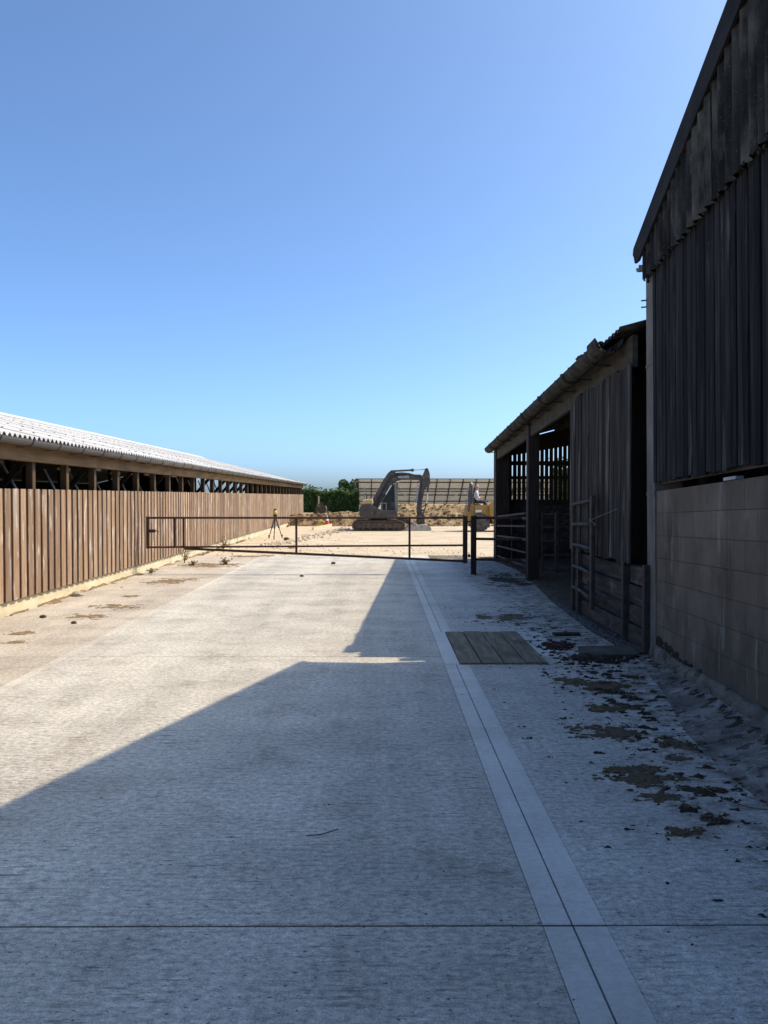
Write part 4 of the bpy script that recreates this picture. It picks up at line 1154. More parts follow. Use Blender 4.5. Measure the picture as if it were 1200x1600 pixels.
# lumps and stones on the left
for (x, y, s_, mt, lb) in ((-4.58, 10.4, 0.035, 'lump', 'dark dung lump left of the oval tan patch'), (-3.97, 9.92, 0.03, 'lump', 'dark dung lump in front of oval tan patch'),
                           (-5.0, 12.65, 0.075, 'stone', 'pale stone lying against the cream base wall'), (-1.62, 15.7, 0.035, 'lump', 'dark lump on the road just before the gate shadow'),
                           (-1.15, 18.6, 0.05, 'lump', 'dark lump on the road beyond the gate'), (-3.55, 28.9, 0.09, 'lump', 'dark clod beside the survey tripod')):
    b = MB(); b.blob((x, y, s_ * 0.45), s_ * 1.3, s_, s_ * 0.7, rr, 8, 5, 0.2)
    tag(b.build('stone' if mt == 'stone' else 'lump', mt, smooth=False), lb, 'stone' if mt == 'stone' else 'lump')
# weeds
def weed(x, y, h, n, label, sp=0.25, mat='weed'):
    b = MB(); r2 = random.Random(int(abs(x * 100) + y * 10))
    for i in range(n):
        a = r2.uniform(0, 6.28); l_ = h * r2.uniform(0.4, 1); lean = r2.uniform(0.1, 1) * sp
        top = V(x + math.cos(a) * lean, y + math.sin(a) * lean, l_)
        b.tube([(x, y, -0.01), (x + math.cos(a) * lean * 0.3, y + math.sin(a) * lean * 0.3, l_ * 0.6), top], [0.006, 0.005, 0.002], 4)
        for j in range(9):
            f = r2.uniform(0.2, 1); p = V(x, y, 0).lerp(top, f); s_ = r2.uniform(0.012, 0.04)
            d1 = V(r2.uniform(-1, 1), r2.uniform(-1, 1), r2.uniform(-0.5, 1)).normalized() * s_; d2 = V(r2.uniform(-1, 1), r2.uniform(-1, 1), r2.uniform(-1, 1)).normalized() * s_ * 0.5
            b.add([p, p + d1 + d2, p + d1 * 2, p + d1 - d2], [(0, 1, 2, 3)])
    return tag(b.build('weed', mat, fix=False), label, 'weed', 'weeds along the timber shed')
weed(-4.83, 18.9, 0.42, 9, 'tall dry weed growing at the shed wall behind the gate')
weed(-3.75, 18.5, 0.16, 14, 'low green tuft at end of the straw patch', 0.2)
weed(-4.45, 18.2, 0.12, 10, 'small weed in the middle of straw patch', 0.15)
weed(-4.95, 24.2, 0.40, 16, 'bushy weed at the shed wall beyond gate', 0.35)
weed(-4.9, 16.4, 0.10, 8, 'tiny weed at the base wall joint', 0.12)

# ------------------------------------------------------------------ dug soil beyond the gravel
def sz(X, Y):
    left = np.interp(X, [-6, -4.8, -2.5, -1.2, 0.0, 1.2, 3, 7, 9, 13, 18], [0.50, 0.52, 0.60, 0.62, 0.70, 1.10, 1.02, 0.95, 0.92, 0.9, 0.2])
    front = 42.6 + 0.9 * (fbm(X * 0.7, Y * 0 + 2, 31) - 0.5)
    up = np.clip((Y - front) / np.where(X < -0.5, 0.5, 1.7), 0, 1) ** 0.8
    dn = np.clip((Y - 46.5) / 3.0, 0, 1)
    r_ = 0.75 * (fbm(X * 1.5, Y * 1.5, 33, 6, 0.65) - 0.5)
    return -0.25 + (left + 0.25 + 0.8 * r_ * np.clip(left, 0, 1)) * up * (1 - 0.9 * dn) + 0.12 * (fbm(X * 4, Y * 4, 35, 3) - 0.5) * up
o = field('soil_heap', np.arange(-6, 18, 0.12), np.arange(42.0, 50, 0.12), sz, 'soil', clip=-0.15)
tag(o, 'long rough bank of dug brown soil behind the excavator', 'soil heap')
cl = MB()
for i in range(700):
    x = rr.uniform(-5.5, 12); y = 42.2 + abs(rr.gauss(0, 1.4)); s_ = rr.uniform(0.03, 0.13)
    z = max(float(sz(np.array(x), np.array(y))), -0.02)
    cl.blob((x, y, z + s_ * 0.2), s_ * 1.2, s_, s_ * 0.8, rr, 5, 3, 0.3)
tag(cl.build('soil_clods', 'soil', fix=False), 'loose clods of brown soil on the bank', 'soil', kind='stuff')
cl = MB()
for i in range(420):
    x = rr.uniform(-4.8, 3); y = 21.4 + abs(rr.gauss(0, 3.5)); s_ = rr.uniform(0.006, 0.02)
    if x < -1 and rr.random() < 0.4: s_ *= 1.8
    cl.blob((x, y, 0.0), s_ * 1.2, s_, s_ * 0.8, rr, 5, 3, 0.3)
for i in range(260):
    t = rr.random(); x = -3.6 + 2.2 * t + rr.gauss(0, 0.25); y = 26 + 15 * t + rr.gauss(0, 0.5); s_ = rr.uniform(0.02, 0.07)
    cl.blob((x, y, 0.0), s_ * 1.2, s_, s_ * 0.8, rr, 5, 3, 0.3)
tag(cl.build('gravel_stones', 'gravelstone', fix=False), 'loose stones and spoil on the gravel yard', 'gravel', kind='stuff')

# ------------------------------------------------------------------ hedge, trees
def leaves(b, pts_fn, n, smin, smax, r2):
    for i in range(n):
        p = pts_fn(); s_ = r2.uniform(smin, smax)
        d1 = V(r2.gauss(0, 1), r2.gauss(0, 1), r2.gauss(0, 1)).normalized(); d2 = d1.cross(V(r2.gauss(0, 1), r2.gauss(0, 1), r2.gauss(0, 1))).normalized()
        b.add([p - d1 * s_, p + d2 * s_ * 0.55, p + d1 * s_, p - d2 * s_ * 0.55], [(0, 1, 2, 3)])
def hedge(x0, x1, yc, dep, zb, zt, n, seed, label, mat='leaf'):
    t = thing('hedge', ((x0 + x1) / 2, yc, zb), label, 'hedge')
    r2 = random.Random(seed); b = MB()
    def top(x):
        return zt + 0.55 * (float(fbm(np.array(x * 0.9), np.array(1.0), seed, 4)) - 0.5) * 1.6
    def pt():
        x = r2.uniform(x0, x1)
        h = top(x)
        q = r2.random()
        if q < 0.62:
            z = zb + (h - zb) * r2.random(); bul = 0.35 * float(fbm(np.array(x * 1.1), np.array(z * 1.1), seed + 3, 3)); y = yc - dep / 2 - bul + abs(r2.gauss(0, 0.22))
        elif q < 0.92:
            y = yc + r2.uniform(-dep / 2, dep / 2); z = h - abs(r2.gauss(0, 0.16)) + (0.35 * r2.random() if r2.random() < 0.12 else 0)
        else:
            y = yc + r2.uniform(-dep / 2, dep / 2); z = zb + (h - zb) * r2.random()
        return V(x, y, z)
    leaves(b, pt, n, 0.06, 0.15, r2)
    b.build('foliage', mat, t, fix=False)
    for x in np.arange(x0 + 0.4, x1, 1.0):
        s_ = MB(); s_.tube([(x, yc, zb - 0.1), (x + r2.uniform(-.2, .2), yc, zb + 0.7 * (zt - zb)), (x + r2.uniform(-.3, .3), yc, zt - 0.2)], [0.06, 0.04, 0.015], 6)
        s_.build('stem', 'bark', t)
    core = MB(); core.cbox(x0 + 0.2, x1 - 0.2, yc - dep / 2 + 0.25, yc + dep / 2 - 0.25, zb, zt - 0.45, 0.2, 'x'); core.build('inner_branches', 'bark', t)
    return t
hedge(-9.5, -1.75, 62.0, 1.8, 0.35, 2.08, 17000, 5, 'dense dark green hedge behind the soil bank')
hedge(11.9, 22, 54.0, 2.0, 0.3, 3.9, 9000, 9, 'dark hedge glimpsed through the slats of the open shed')
def tree(x, y, zb, h, r, n, seed, label):
    t = thing('tree', (x, y, zb), label, 'tree')
    r2 = random.Random(seed); b = MB()
    cl_ = [(V(x + r2.gauss(0, r * 0.45), y + r2.gauss(0, r * 0.45), zb + h - r + r2.uniform(-0.5, 0.75) * r), r * r2.uniform(0.32, 0.55)) for i in range(16)]
    def pt():
        c, q = r2.choice(cl_)
        d = V(r2.gauss(0, 1), r2.gauss(0, 1), r2.gauss(0, 1)).normalized() * q * (r2.random() ** 0.35)
        return c + d
    leaves(b, pt, n, 0.07, 0.16, r2)
    b.build('crown', 'leaf2', t, fix=False)
    tk = MB(); tk.tube([(x, y, zb - 0.1), (x + 0.1, y, zb + h * 0.4), (x, y, zb + h * 0.75)], [0.2, 0.14, 0.05], 8)
    for c, q in cl_[:7]:
        tk.tube([(x + 0.05, y, zb + h * 0.4), c], [0.07, 0.02], 5)
    tk.build('trunk', 'bark', t)
    return t
tree(-2.75, 68.0, 0.4, 2.6, 1.35, 6000, 4, 'rounded paler green tree rising above the hedge end')

# ------------------------------------------------------------------ solar array seen from behind
AX = V(1, 0.028, 0).normalized(); DD = V(-0.028, 1, 0).normalized()
A0 = V(-1.75, 60.0, 3.02)
SL = (DD * 2.85 + V(0, 0, -2.0)).normalized(); SLEN = 3.48
NRM = AX.cross(SL).normalized()
if NRM.z > 0: NRM = -NRM         # pointing down towards the camera side
def AP(a, s, d=0.0):
    return A0 + AX * a + SL * s + NRM * d
arr = thing('solar_array', (4, 61, 0.4), 'tilted solar panel array seen from behind above the soil', 'solar array')
PW, PH = 1.03, 1.70
def arrhex(b, a0, a1, s0, s1, d0, d1):
    b.hexa([AP(a0, s0, d0), AP(a1, s0, d0), AP(a1, s1, d0), AP(a0, s1, d0), AP(a0, s0, d1), AP(a1, s0, d1), AP(a1, s1, d1), AP(a0, s1, d1)])
    return b
rot_cols = []
pmesh = arrhex(MB(), 0.01, PW - 0.01, 0.01, PH - 0.01, -0.004, 0.004).mesh('panel', 'backsheet', tuple(AP(0, 0)))
fb = MB()
for (a0, a1, s0, s1) in ((0.0, 0.035, 0, PH - 0.005), (PW - 0.035, PW - 0.003, 0, PH - 0.005), (0.035, PW - 0.035, 0, 0.04), (0.035, PW - 0.035, PH - 0.045, PH - 0.005)):
    arrhex(fb, a0, a1, s0, s1, -0.01, 0.035)
fmesh = fb.mesh('frame', 'alu', tuple(AP(0, 0)))
NC = 17
for c in range(NC):
    for r in range(2):
        at = AP(c * PW, r * (PH + 0.02))
        p_ = piece('panel', pmesh, at, arr)
        piece('frame', fmesh, at, p_)
jb = arrhex(MB(), 0.46, 0.57, 0.16, 0.28, 0.005, 0.03)
for s in (0.42, 1.30, 2.14, 3.02):
    arrhex(MB(), -0.3, NC * PW, s - 0.04, s + 0.04, 0.04, 0.10).build('purlin', 'alu', arr)
for c in range(0, NC + 1):
    arrhex(MB(), c * PW - 0.04, c * PW + 0.03, 0.05, SLEN - 0.05, 0.105, 0.18).build('rafter', 'alu', arr)
for c in range(0, NC + 1, 4):
    p = AP(c * PW + 0.5, 1.0, 0.2); q = AP(c * PW + 0.5, 2.6, 0.2)
    for e in (p, q):
        b = MB(); b.beam((e.x, e.y, 0.1), (e.x, e.y, e.z + 0.05), 0.09, 0.09, (0, 1, 0)); b.build('leg', 'galv', arr)
for (a0, s0, a1, s1) in ((3.0, 1.25, 4.6, 2.3), (8.8, 1.0, 7.2, 2.2)):
    b = MB(); b.tube([AP(a0, s0, 0.35), AP(a1, s1, 0.35)], 0.035, 6); b.build('brace', 'white', arr)

# ------------------------------------------------------------------ excavator
EYN = 36.4                       # near side plane
def E(x, y):                     # survey coordinates (side view) -> metres
    return (-1.985 + x * 0.00431, 3.47 - y * 0.00431)
def poly(pts): return [E(*p) for p in pts]
ex = thing('excavator', (0.0, 37.4, 0), 'grey and yellow tracked excavator parked with bucket on the ground', 'excavator')
YC = EYN + 1.0
def track(y0, y1):
    x0, zt = E(145, 695); x1, zb = E(725, 806)
    zb = 0.0; r = (zt - zb) / 2; cz = r
    def loop(rad):
        pts = [(x1 - r + rad * math.cos(a), cz + rad * math.sin(a)) for a in np.linspace(-math.pi / 2, math.pi / 2, 13)]
        pts += [(x0 + r + rad * math.cos(a), cz + rad * math.sin(a)) for a in np.linspace(math.pi / 2, 3 * math.pi / 2, 13)]
        return pts
    o_, i_ = loop(r), loop(r - 0.055)
    b = MB(); n = len(o_)
    vs = [(x, y0, z) for x, z in o_] + [(x, y1, z) for x, z in o_] + [(x, y0, z) for x, z in i_] + [(x, y1, z) for x, z in i_]
    fs = []
    for k in range(n):
        j = (k + 1) % n
        fs += [(k, j, n + j, n + k), (2 * n + j, 2 * n + k, 3 * n + k, 3 * n + j), (j, k, 2 * n + k, 2 * n + j), (n + k, n + j, 3 * n + j, 3 * n + k)]
    b.add(vs, fs)
    tr_ = b.build('track', 'track', ex)
    # shoes (grousers)
    L = x1 - x0 - 2 * r; per = 2 * L + 2 * math.pi * r; m_ = 40
    sh = MB()
    for k in range(m_):
        s = per * k / m_
        if s < L: p = (x0 + r + s, 0); nrm = (0, -1)
        elif s < L + math.pi * r: a = -math.pi / 2 + (s - L) / r; p = (x1 - r + r * math.cos(a), cz + r * math.sin(a)); nrm = (math.cos(a), math.sin(a))
        elif s < 2 * L + math.pi * r: p = (x1 - r - (s - L - math.pi * r), 2 * r); nrm = (0, 1)
        else: a = math.pi / 2 + (s - 2 * L - math.pi * r) / r; p = (x0 + r + r * math.cos(a), cz + r * math.sin(a)); nrm = (math.cos(a), math.sin(a))
        t = (-nrm[1], nrm[0]); hw, hh = 0.045, 0.018
        if nrm == (0, -1): continue
        q = [(p[0] + t[0] * hw * sx + nrm[0] * hh * sn, p[1] + t[1] * hw * sx + nrm[1] * hh * sn) for sx, sn in ((-1, -0.3), (1, -0.3), (0.75, 1), (-0.75, 1))]
        sh.prism(q, y0 - 0.008, y1 + 0.008)
    sh.build('track_shoes', 'track', tr_)
    ym = (y0 + y1) / 2
    fr = MB(); fr.prism([(x0 + 0.32, 0.11), (x1 - 0.32, 0.11), (x1 - 0.22, 0.22), (x1 - 0.36, 0.40), (x0 + 0.36, 0.40), (x0 + 0.22, 0.22)], y0 + 0.05, y1 - 0.05)
    fr.build('track_frame', 'track', ex)
    for cx, rad in ((x0 + r, r - 0.06), (x1 - r, r - 0.06)):
        wv = MB(); wv.lathe_y([(rad * 0.35, y0 + 0.02), (rad, y0 + 0.06), (rad, y1 - 0.06), (rad * 0.35, y1 - 0.02)], cx, cz, 16); wv.build('track_wheel', 'track', ex)
    for cx in np.linspace(x0 + 0.5, x1 - 0.5, 5):
        wv = MB(); wv.lathe_y([(0.07, y0 + 0.03), (0.085, y0 + 0.05), (0.085, y1 - 0.05), (0.07, y1 - 0.03)], float(cx), 0.135, 10); wv.build('roller', 'track', ex)
track(EYN, EYN + 0.45)
track(EYN + 1.65, EYN + 2.10)
b = MB(); xa, _ = E(300, 0); xb, _ = E(580, 0); b.box(xa, xb, EYN + 0.3, EYN + 1.8, 0.25, 0.50); b.lathe([(0.42, 0.5), (0.42, 0.62)], (xa + xb) / 2, YC, 20); b.build('undercarriage', 'track', ex)
# house
b = MB(); b.prism(poly([(238, 650), (232, 560), (250, 512), (345, 506), (450, 575), (640, 590), (648, 655), (600, 665), (260, 665)]), EYN + 0.08, EYN + 2.02); b.build('house', 'exgrey', ex)
rings = []
for yy, k in ((EYN + 0.10, 0.85), (EYN + 0.2, 1.0), (EYN + 1.9, 1.0), (EYN + 2.0, 0.85)):
    c0 = E(300, 520)
    rings.append([(c0[0] + (x - c0[0]) * k, yy, c0[1] + (z - c0[1]) * k) for x, z in poly([(232, 545), (236, 500), (262, 466), (310, 455), (372, 452), (378, 500), (350, 545)])])
b = MB(); b.loft(rings); b.build('engine_cover', 'exyellow', ex)
rings = []
for yy, k in ((EYN + 0.16, 0.9), (EYN + 0.4, 1.0), (EYN + 1.7, 1.0), (EYN + 1.94, 0.9)):
    c0 = E(262, 590)
    rings.append([(c0[0] + (x - c0[0]) * k, yy, c0[1] + (z - c0[1]) * k) for x, z in poly([(224, 640), (220, 570), (236, 520), (290, 515), (290, 655), (236, 655)])])
b = MB(); b.loft(rings); b.build('counterweight', 'exgrey', ex)
b = MB(); xa, za = E(262, 530); xb, zb_ = E(335, 640); b.box(xa, xb, EYN + 0.06, EYN + 0.085, zb_, za)
for k in range(5):
    b.box(xa + 0.03, xb - 0.03, EYN + 0.045, EYN + 0.065, zb_ + 0.06 + k * 0.08, zb_ + 0.085 + k * 0.08)
b.build('side_door', 'exgrey', ex)
# cab on the far side
cy0, cy1 = EYN + 1.15, EYN + 2.0
b = MB()
def pil(p, q, w_, d_):
    for yy in (cy0, cy1 - d_):
        (xa, za), (xb, zb_) = E(*p), E(*q)
        b.hexa([(xa - w_ / 2, yy, za), (xa + w_ / 2, yy, za), (xa + w_ / 2, yy + d_, za), (xa - w_ / 2, yy + d_, za), (xb - w_ / 2, yy, zb_), (xb + w_ / 2, yy, zb_), (xb + w_ / 2, yy + d_, zb_), (xb - w_ / 2, yy + d_, zb_)])
pil((640, 600), (632, 285), 0.15, 0.08)
pil((475, 590), (460, 290), 0.08, 0.06)
b.build('cab_frame', 'cabgrey', ex)
b = MB(); rings = []
for z_, k in ((278, 0.97), (262, 1.0), (250, 0.9)):
    xa, zz = E(442, z_); xb, _ = E(668, z_); cxm = (xa + xb) / 2; cym = (cy0 + cy1) / 2
    rings.append([(cxm + sx * (xb - xa) / 2 * k, cym + sy * (cy1 - cy0) / 2 * k, zz) for sx, sy in ((-1, -0.9), (-0.9, -1), (0.9, -1), (1, -0.9), (1, 0.9), (0.9, 1), (-0.9, 1), (-1, 0.9))])
b.loft(rings); b.build('cab_roof', 'cabgrey', ex)
b = MB(); (xa, za), (xb, zb_) = E(466, 290), E(640, 490)
b.box(xa + 0.04, xb - 0.08, cy0 + 0.02, cy0 + 0.032, zb_, za); b.box(xa + 0.04, xb - 0.08, cy1 - 0.032, cy1 - 0.02, zb_, za)
b.box(xb - 0.03, xb - 0.018, cy0 + 0.08, cy1 - 0.08, zb_ - 0.3, za)
b.build('cab_window', 'glass', ex)
(xa, za), (xb, zb_) = E(475, 490), E(632, 600)
MB().box(xa, xb, cy0 + 0.01, cy1 - 0.01, zb_, za).build('cab_door', 'exgrey', ex)
b = MB(); (xa, za) = E(520, 560); b.box(xa, xa + 0.1, cy0 + 0.25, cy0 + 0.65, za, za + 0.62); b.box(xa, xa + 0.45, cy0 + 0.25, cy0 + 0.65, za, za + 0.12); b.build('seat', 'black', ex)
# boom, arm
bp_ = poly([(335, 515), (385, 430), (440, 330), (488, 240), (540, 165), (578, 133), (610, 140), (628, 160), (700, 156), (780, 164), (835, 180), (905, 182), (932, 200), (930, 238), (890, 243), (760, 240), (690, 241), (640, 255), (598, 288), (560, 350), (500, 450), (440, 545), (385, 560)])
b = MB(); b.prism(bp_, YC - 0.32, YC + 0.02); b.build('boom', 'exgrey', ex)
ap_ = poly([(900, 240), (935, 180), (962, 115), (978, 108), (992, 116), (1010, 175), (1016, 290), (985, 312), (952, 355), (928, 470), (918, 560), (930, 640), (905, 665), (868, 650), (862, 560), (882, 400), (898, 300)])
b = MB(); b.prism(ap_, YC - 0.27, YC - 0.03); b.build('arm', 'exgrey', ex)
def ram(p, q, r, nm, mt, yy=YC - 0.15):
    (xa, za), (xb, zb_) = E(*p), E(*q)
    b = MB(); b.tube([(xa, yy, za), (xb, yy, zb_)], r, 10); return b.build(nm, mt, ex)
ram((588, 142), (815, 131), 0.048, 'arm_ram', 'exgrey'); ram((800, 131), (832, 130), 0.075, 'ram_gland', 'exgrey'); ram((832, 130), (968, 122), 0.026, 'ram_rod', 'chrome')
for yy in (YC - 0.38, YC + 0.08):
    ram((395, 590), (515, 405), 0.05, 'boom_ram', 'exgrey', yy); ram((515, 405), (578, 300), 0.03, 'ram_rod', 'chrome', yy)
ram((1000, 230), (990, 380), 0.05, 'bucket_ram', 'exgrey', YC - 0.15); ram((990, 380), (972, 515), 0.028, 'ram_rod', 'chrome', YC - 0.15)
ram((972, 515), (925, 650), 0.035, 'bucket_link', 'exgrey', YC - 0.28); ram((972, 515), (900, 560), 0.03, 'bucket_link', 'exgrey', YC - 0.28)
b = MB(); b.tube([(E(905, 300)[0], YC - 0.3, E(905, 320)[1]), (E(868, 300)[0], YC - 0.34, E(868, 300)[1]), (E(872, 260)[0], YC - 0.34, E(872, 265)[1]), (E(900, 250)[0], YC - 0.3, E(900, 245)[1])], 0.014, 6)
b.tube([(E(640, 175)[0], YC - 0.33, E(640, 178)[1]), (E(800, 190)[0], YC - 0.335, E(800, 182)[1]), (E(900, 205)[0], YC - 0.33, E(900, 210)[1])], 0.014, 6)
b.build('hydraulic_hose', 'black', ex)
b = MB(); b.prism(poly([(872, 640), (925, 610), (955, 640), (952, 700), (960, 745), (915, 772), (880, 755), (860, 705)]), YC - 0.30, YC + 0.0); b.build('quick_hitch', 'track', ex)
# bucket: curved shell with end plates, open to upper left
shell = [(704, 812), (780, 826), (880, 828), (975, 828), (1010, 818), (1022, 795), (1012, 765), (985, 745), (940, 735)]
inn = [(944, 742), (978, 752), (1003, 770), (1011, 795), (1002, 810), (975, 819), (880, 820), (780, 818), (704, 806)]
b = MB(); by0, by1 = YC - 0.80, YC + 0.55
b.prism(poly(shell + inn), by0, by1)
sd = poly([(704, 812), (780, 826), (880, 828), (975, 828), (1010, 818), (1022, 795), (1012, 765), (985, 745), (940, 735), (860, 748), (790, 735)])
b.prism(sd, by0 - 0.012, by0 + 0.012); b.prism(sd, by1 - 0.012, by1 + 0.012)
b.prism(poly([(860, 748), (940, 735), (944, 742), (862, 755)]), by0, by1)
bk_ = b.build('bucket', 'bucket', ex)
for i in range(5):
    yy = by0 + (by1 - by0) * (i + 0.5) / 5
    t_ = MB(); t_.prism(poly([(690, 808), (730, 803), (730, 818)]), yy - 0.05, yy + 0.05); t_.build('tooth', 'bucket', bk_)
b = MB(); b.prism(poly([(800, 655), (830, 720), (815, 728), (785, 660)]), YC - 0.3, YC - 0.2); b.build('hitch_arm', 'chrome', ex)
b = MB(); (xa, za) = E(720, 660); (xb, zb_) = E(785, 745); b.prism(poly([(640, 662), (720, 668), (790, 690), (785, 745), (725, 720), (690, 690), (640, 680)]), EYN + 0.5, EYN + 1.6); b.build('dozer_blade_arm', 'track', ex)
# small fittings: handrails, mirror, hoses, pins, steps, lamp, exhaust
def pipe(nm, pts, r, mt, yy):
    b = MB(); b.tube([(E(*p)[0], yy, E(*p)[1]) for p in pts], r, 6); b.build(nm, mt, ex)
pipe('handrail', [(345, 505), (345, 430), (400, 425), (402, 470)], 0.014, 'exgrey', EYN + 0.14)
pipe('handrail', [(455, 575), (455, 500), (520, 500), (520, 575)], 0.014, 'cabgrey', EYN + 0.12)
pipe('mirror_arm', [(640, 330), (668, 320), (670, 360)], 0.012, 'black', EYN + 1.1)
pipe('boom_hose', [(420, 470), (500, 320), (560, 215), (600, 185), (700, 178)], 0.016, 'black', YC - 0.335)
pipe('boom_hose', [(430, 480), (512, 330), (572, 232), (612, 200), (720, 190)], 0.016, 'black', YC - 0.335)
pipe('arm_hose', [(925, 235), (915, 330), (905, 420), (900, 520)], 0.014, 'black', YC - 0.285)
pipe('exhaust', [(300, 460), (300, 410), (290, 395)], 0.03, 'track', EYN + 1.5)
for (px_, py_, r_) in ((400, 545, 0.10), (580, 300, 0.06), (592, 146, 0.06), (930, 215, 0.08), (970, 122, 0.05), (1000, 235, 0.05), (885, 645, 0.055), (905, 750, 0.06), (972, 515, 0.05)):
    x_p, z_p = E(px_, py_)
    b = MB(); b.lathe_y([(r_ * 0.5, YC - 0.40), (r_, YC - 0.385), (r_, YC + 0.06), (r_ * 0.5, YC + 0.075)], x_p, z_p, 12); b.build('pivot_pin', 'track', ex)
b = MB(); (xa, za) = E(380, 600); b.box(xa, xa + 0.5, EYN + 0.02, EYN + 0.09, za - 0.30, za - 0.22); b.build('step', 'track', ex)
b = MB(); (xa, za) = E(655, 258); b.box(xa, xa + 0.08, cy0 + 0.1, cy0 + 0.25, za, za + 0.09); b.build('work_lamp', 'white', ex)
for k in range(3):
    (xa, za), (xb, zb_) = E(352 + k * 34, 585), E(378 + k * 34, 645)
    MB().box(xa, xb, EYN + 0.066, EYN + 0.081, zb_, za).build('access_panel', 'track', ex)
# lettering on the boom
cu = bpy.data.curves.new('lettering', 'FONT'); cu.body = 'VOLVO'; cu.size = 0.165; cu.extrude = 0.004; cu.offset = 0.004; cu.space_character = 1.06
to = bpy.data.objects.new('lettering_tmp', cu); col.objects.link(to)
bpy.context.view_layer.update()
tm = bpy.data.meshes.new_from_object(to.evaluated_get(bpy.context.evaluated_depsgraph_get()))
bpy.data.objects.remove(to)
tm.materials.clear(); tm.materials.append(M['white'])
xl = [v.co.x for v in tm.vertices]
xa, za = E(652, 221); xb, _ = E(772, 221)
lt = piece('lettering', tm, (xa - min(xl) * (xb - xa) / (max(xl) - min(xl)), YC - 0.327, za), ex, rot=(R(90), 0, 0), scale=((xb - xa) / (max(xl) - min(xl)), 0.95, 1))

# ------------------------------------------------------------------ site dumper with driver
DY = 35.6
def D(x, y):
    px = 680 + x / 9.41; py = 730 + y / 9.41
    return ((px - 595) * DY / 1200, CAM_H - (py - 775) * DY / 1200)
du = thing('site_dumper', (4.9, DY + 0.8, 0), 'muddy yellow site dumper standing beside the open shed', 'dumper')
def dp(pts): return [D(*p) for p in pts]
b = MB(); b.prism(dp([(480, 560), (560, 540), (600, 560), (600, 800), (560, 850), (500, 840), (470, 700)]), DY + 0.25, DY + 1.25); b.build('engine_hood', 'dumper', du)
b = MB(); b.prism(dp([(590, 565), (780, 555), (815, 620), (812, 890), (740, 890), (700, 790), (640, 780), (600, 850)]), DY + 0.15, DY + 1.4); b.build('body', 'dumper', du)
b = MB(); b.prism(dp([(600, 632), (690, 626), (690, 660), (600, 664)]), DY + 0.135, DY + 0.15); b.build('number_plate_panel', 'white', du)
b = MB(); b.prism(dp([(612, 676), (690, 672), (690, 735), (612, 735)]), DY + 0.135, DY + 0.15); b.build('grille', 'exgrey', du)
for x in (800, 1080):
    for yy in (DY, DY + 1.25):
        if x == 800: cx, _ = D(672, 0)
        else: cx, _ = D(1060, 0)
        b = MB(); rad = 0.40
        b.lathe_y([(rad * 0.5, yy), (rad * 0.92, yy + 0.02), (rad, yy + 0.07), (rad, yy + 0.25), (rad * 0.92, yy + 0.30), (rad * 0.5, yy + 0.32)], cx, rad, 20)
        wv = b.build('wheel', 'tyre', du)
        b = MB(); b.lathe_y([(0.05, yy - 0.01), (rad * 0.48, yy + 0.01), (rad * 0.5, yy + 0.06), (rad * 0.1, yy + 0.07)], cx, rad, 14); b.build('rim', 'track', wv)
        lug = MB()
        for k in range(16):
            a = 2 * math.pi * k / 16; c_, s_ = math.cos(a), math.sin(a)
            q = [(cx + c_ * (rad - 0.01) - s_ * 0.03, rad + s_ * (rad - 0.01) + c_ * 0.03), (cx + c_ * (rad - 0.01) + s_ * 0.03, rad + s_ * (rad - 0.01) - c_ * 0.03),
                 (cx + c_ * (rad + 0.022) + s_ * 0.02, rad + s_ * (rad + 0.022) - c_ * 0.02), (cx + c_ * (rad + 0.022) - s_ * 0.02, rad + s_ * (rad + 0.022) + c_ * 0.02)]
            lug.prism(q, yy + 0.04, yy + 0.28)
        lug.build('tread', 'tyre', wv)
# roll bar
x1_, z1_ = D(508, 590); x2_, z2_ = D(522, 245)
x3_, z3_ = D(588, 600); x4_, z4_ = D(588, 262)
b = MB(); b.tube([(x1_, DY + 0.2, z1_ - 0.2), (x2_, DY + 0.2, z2_), (x4_ , DY + 1.3, z4_ + 0.02), (x3_, DY + 1.3, z3_ - 0.2)], 0.045, 8); b.build('roll_bar', 'exgrey', du)
b = MB(); b.prism(dp([(500, 330), (545, 330), (535, 580), (490, 580)]), DY + 0.26, DY + 0.29); b.build('rear_guard', 'exgrey', du)
b = MB(); xa, za = D(588, 262); b.lathe([(0.05, za + 0.04), (0.055, za + 0.10), (0.03, za + 0.15)], xa - 0.02, DY + 1.28, 8); b.build('beacon', 'white', du)
b = MB(); b.prism(dp([(600, 545), (690, 545), (690, 560), (600, 565)]), DY + 0.5, DY + 1.0); b.prism(dp([(590, 450), (605, 450), (610, 560), (595, 560)]), DY + 0.5, DY + 1.0); b.build('seat', 'black', du)
b = MB(); x_, z_ = D(770, 560); x2, z2 = D(745, 492); b.tube([(x_, DY + 0.75, z_), (x2, DY + 0.75, z2)], 0.025, 6); b.build('steering_column', 'black', du)
b = MB(); pts = [(x2 + 0.07 * math.cos(a) * 0.6, DY + 0.75 + 0.17 * math.sin(a), z2 + 0.07 * math.cos(a)) for a in np.linspace(0, 2 * math.pi, 17)]
b.tube(pts, 0.014, 6); b.build('steering_wheel', 'black', du)
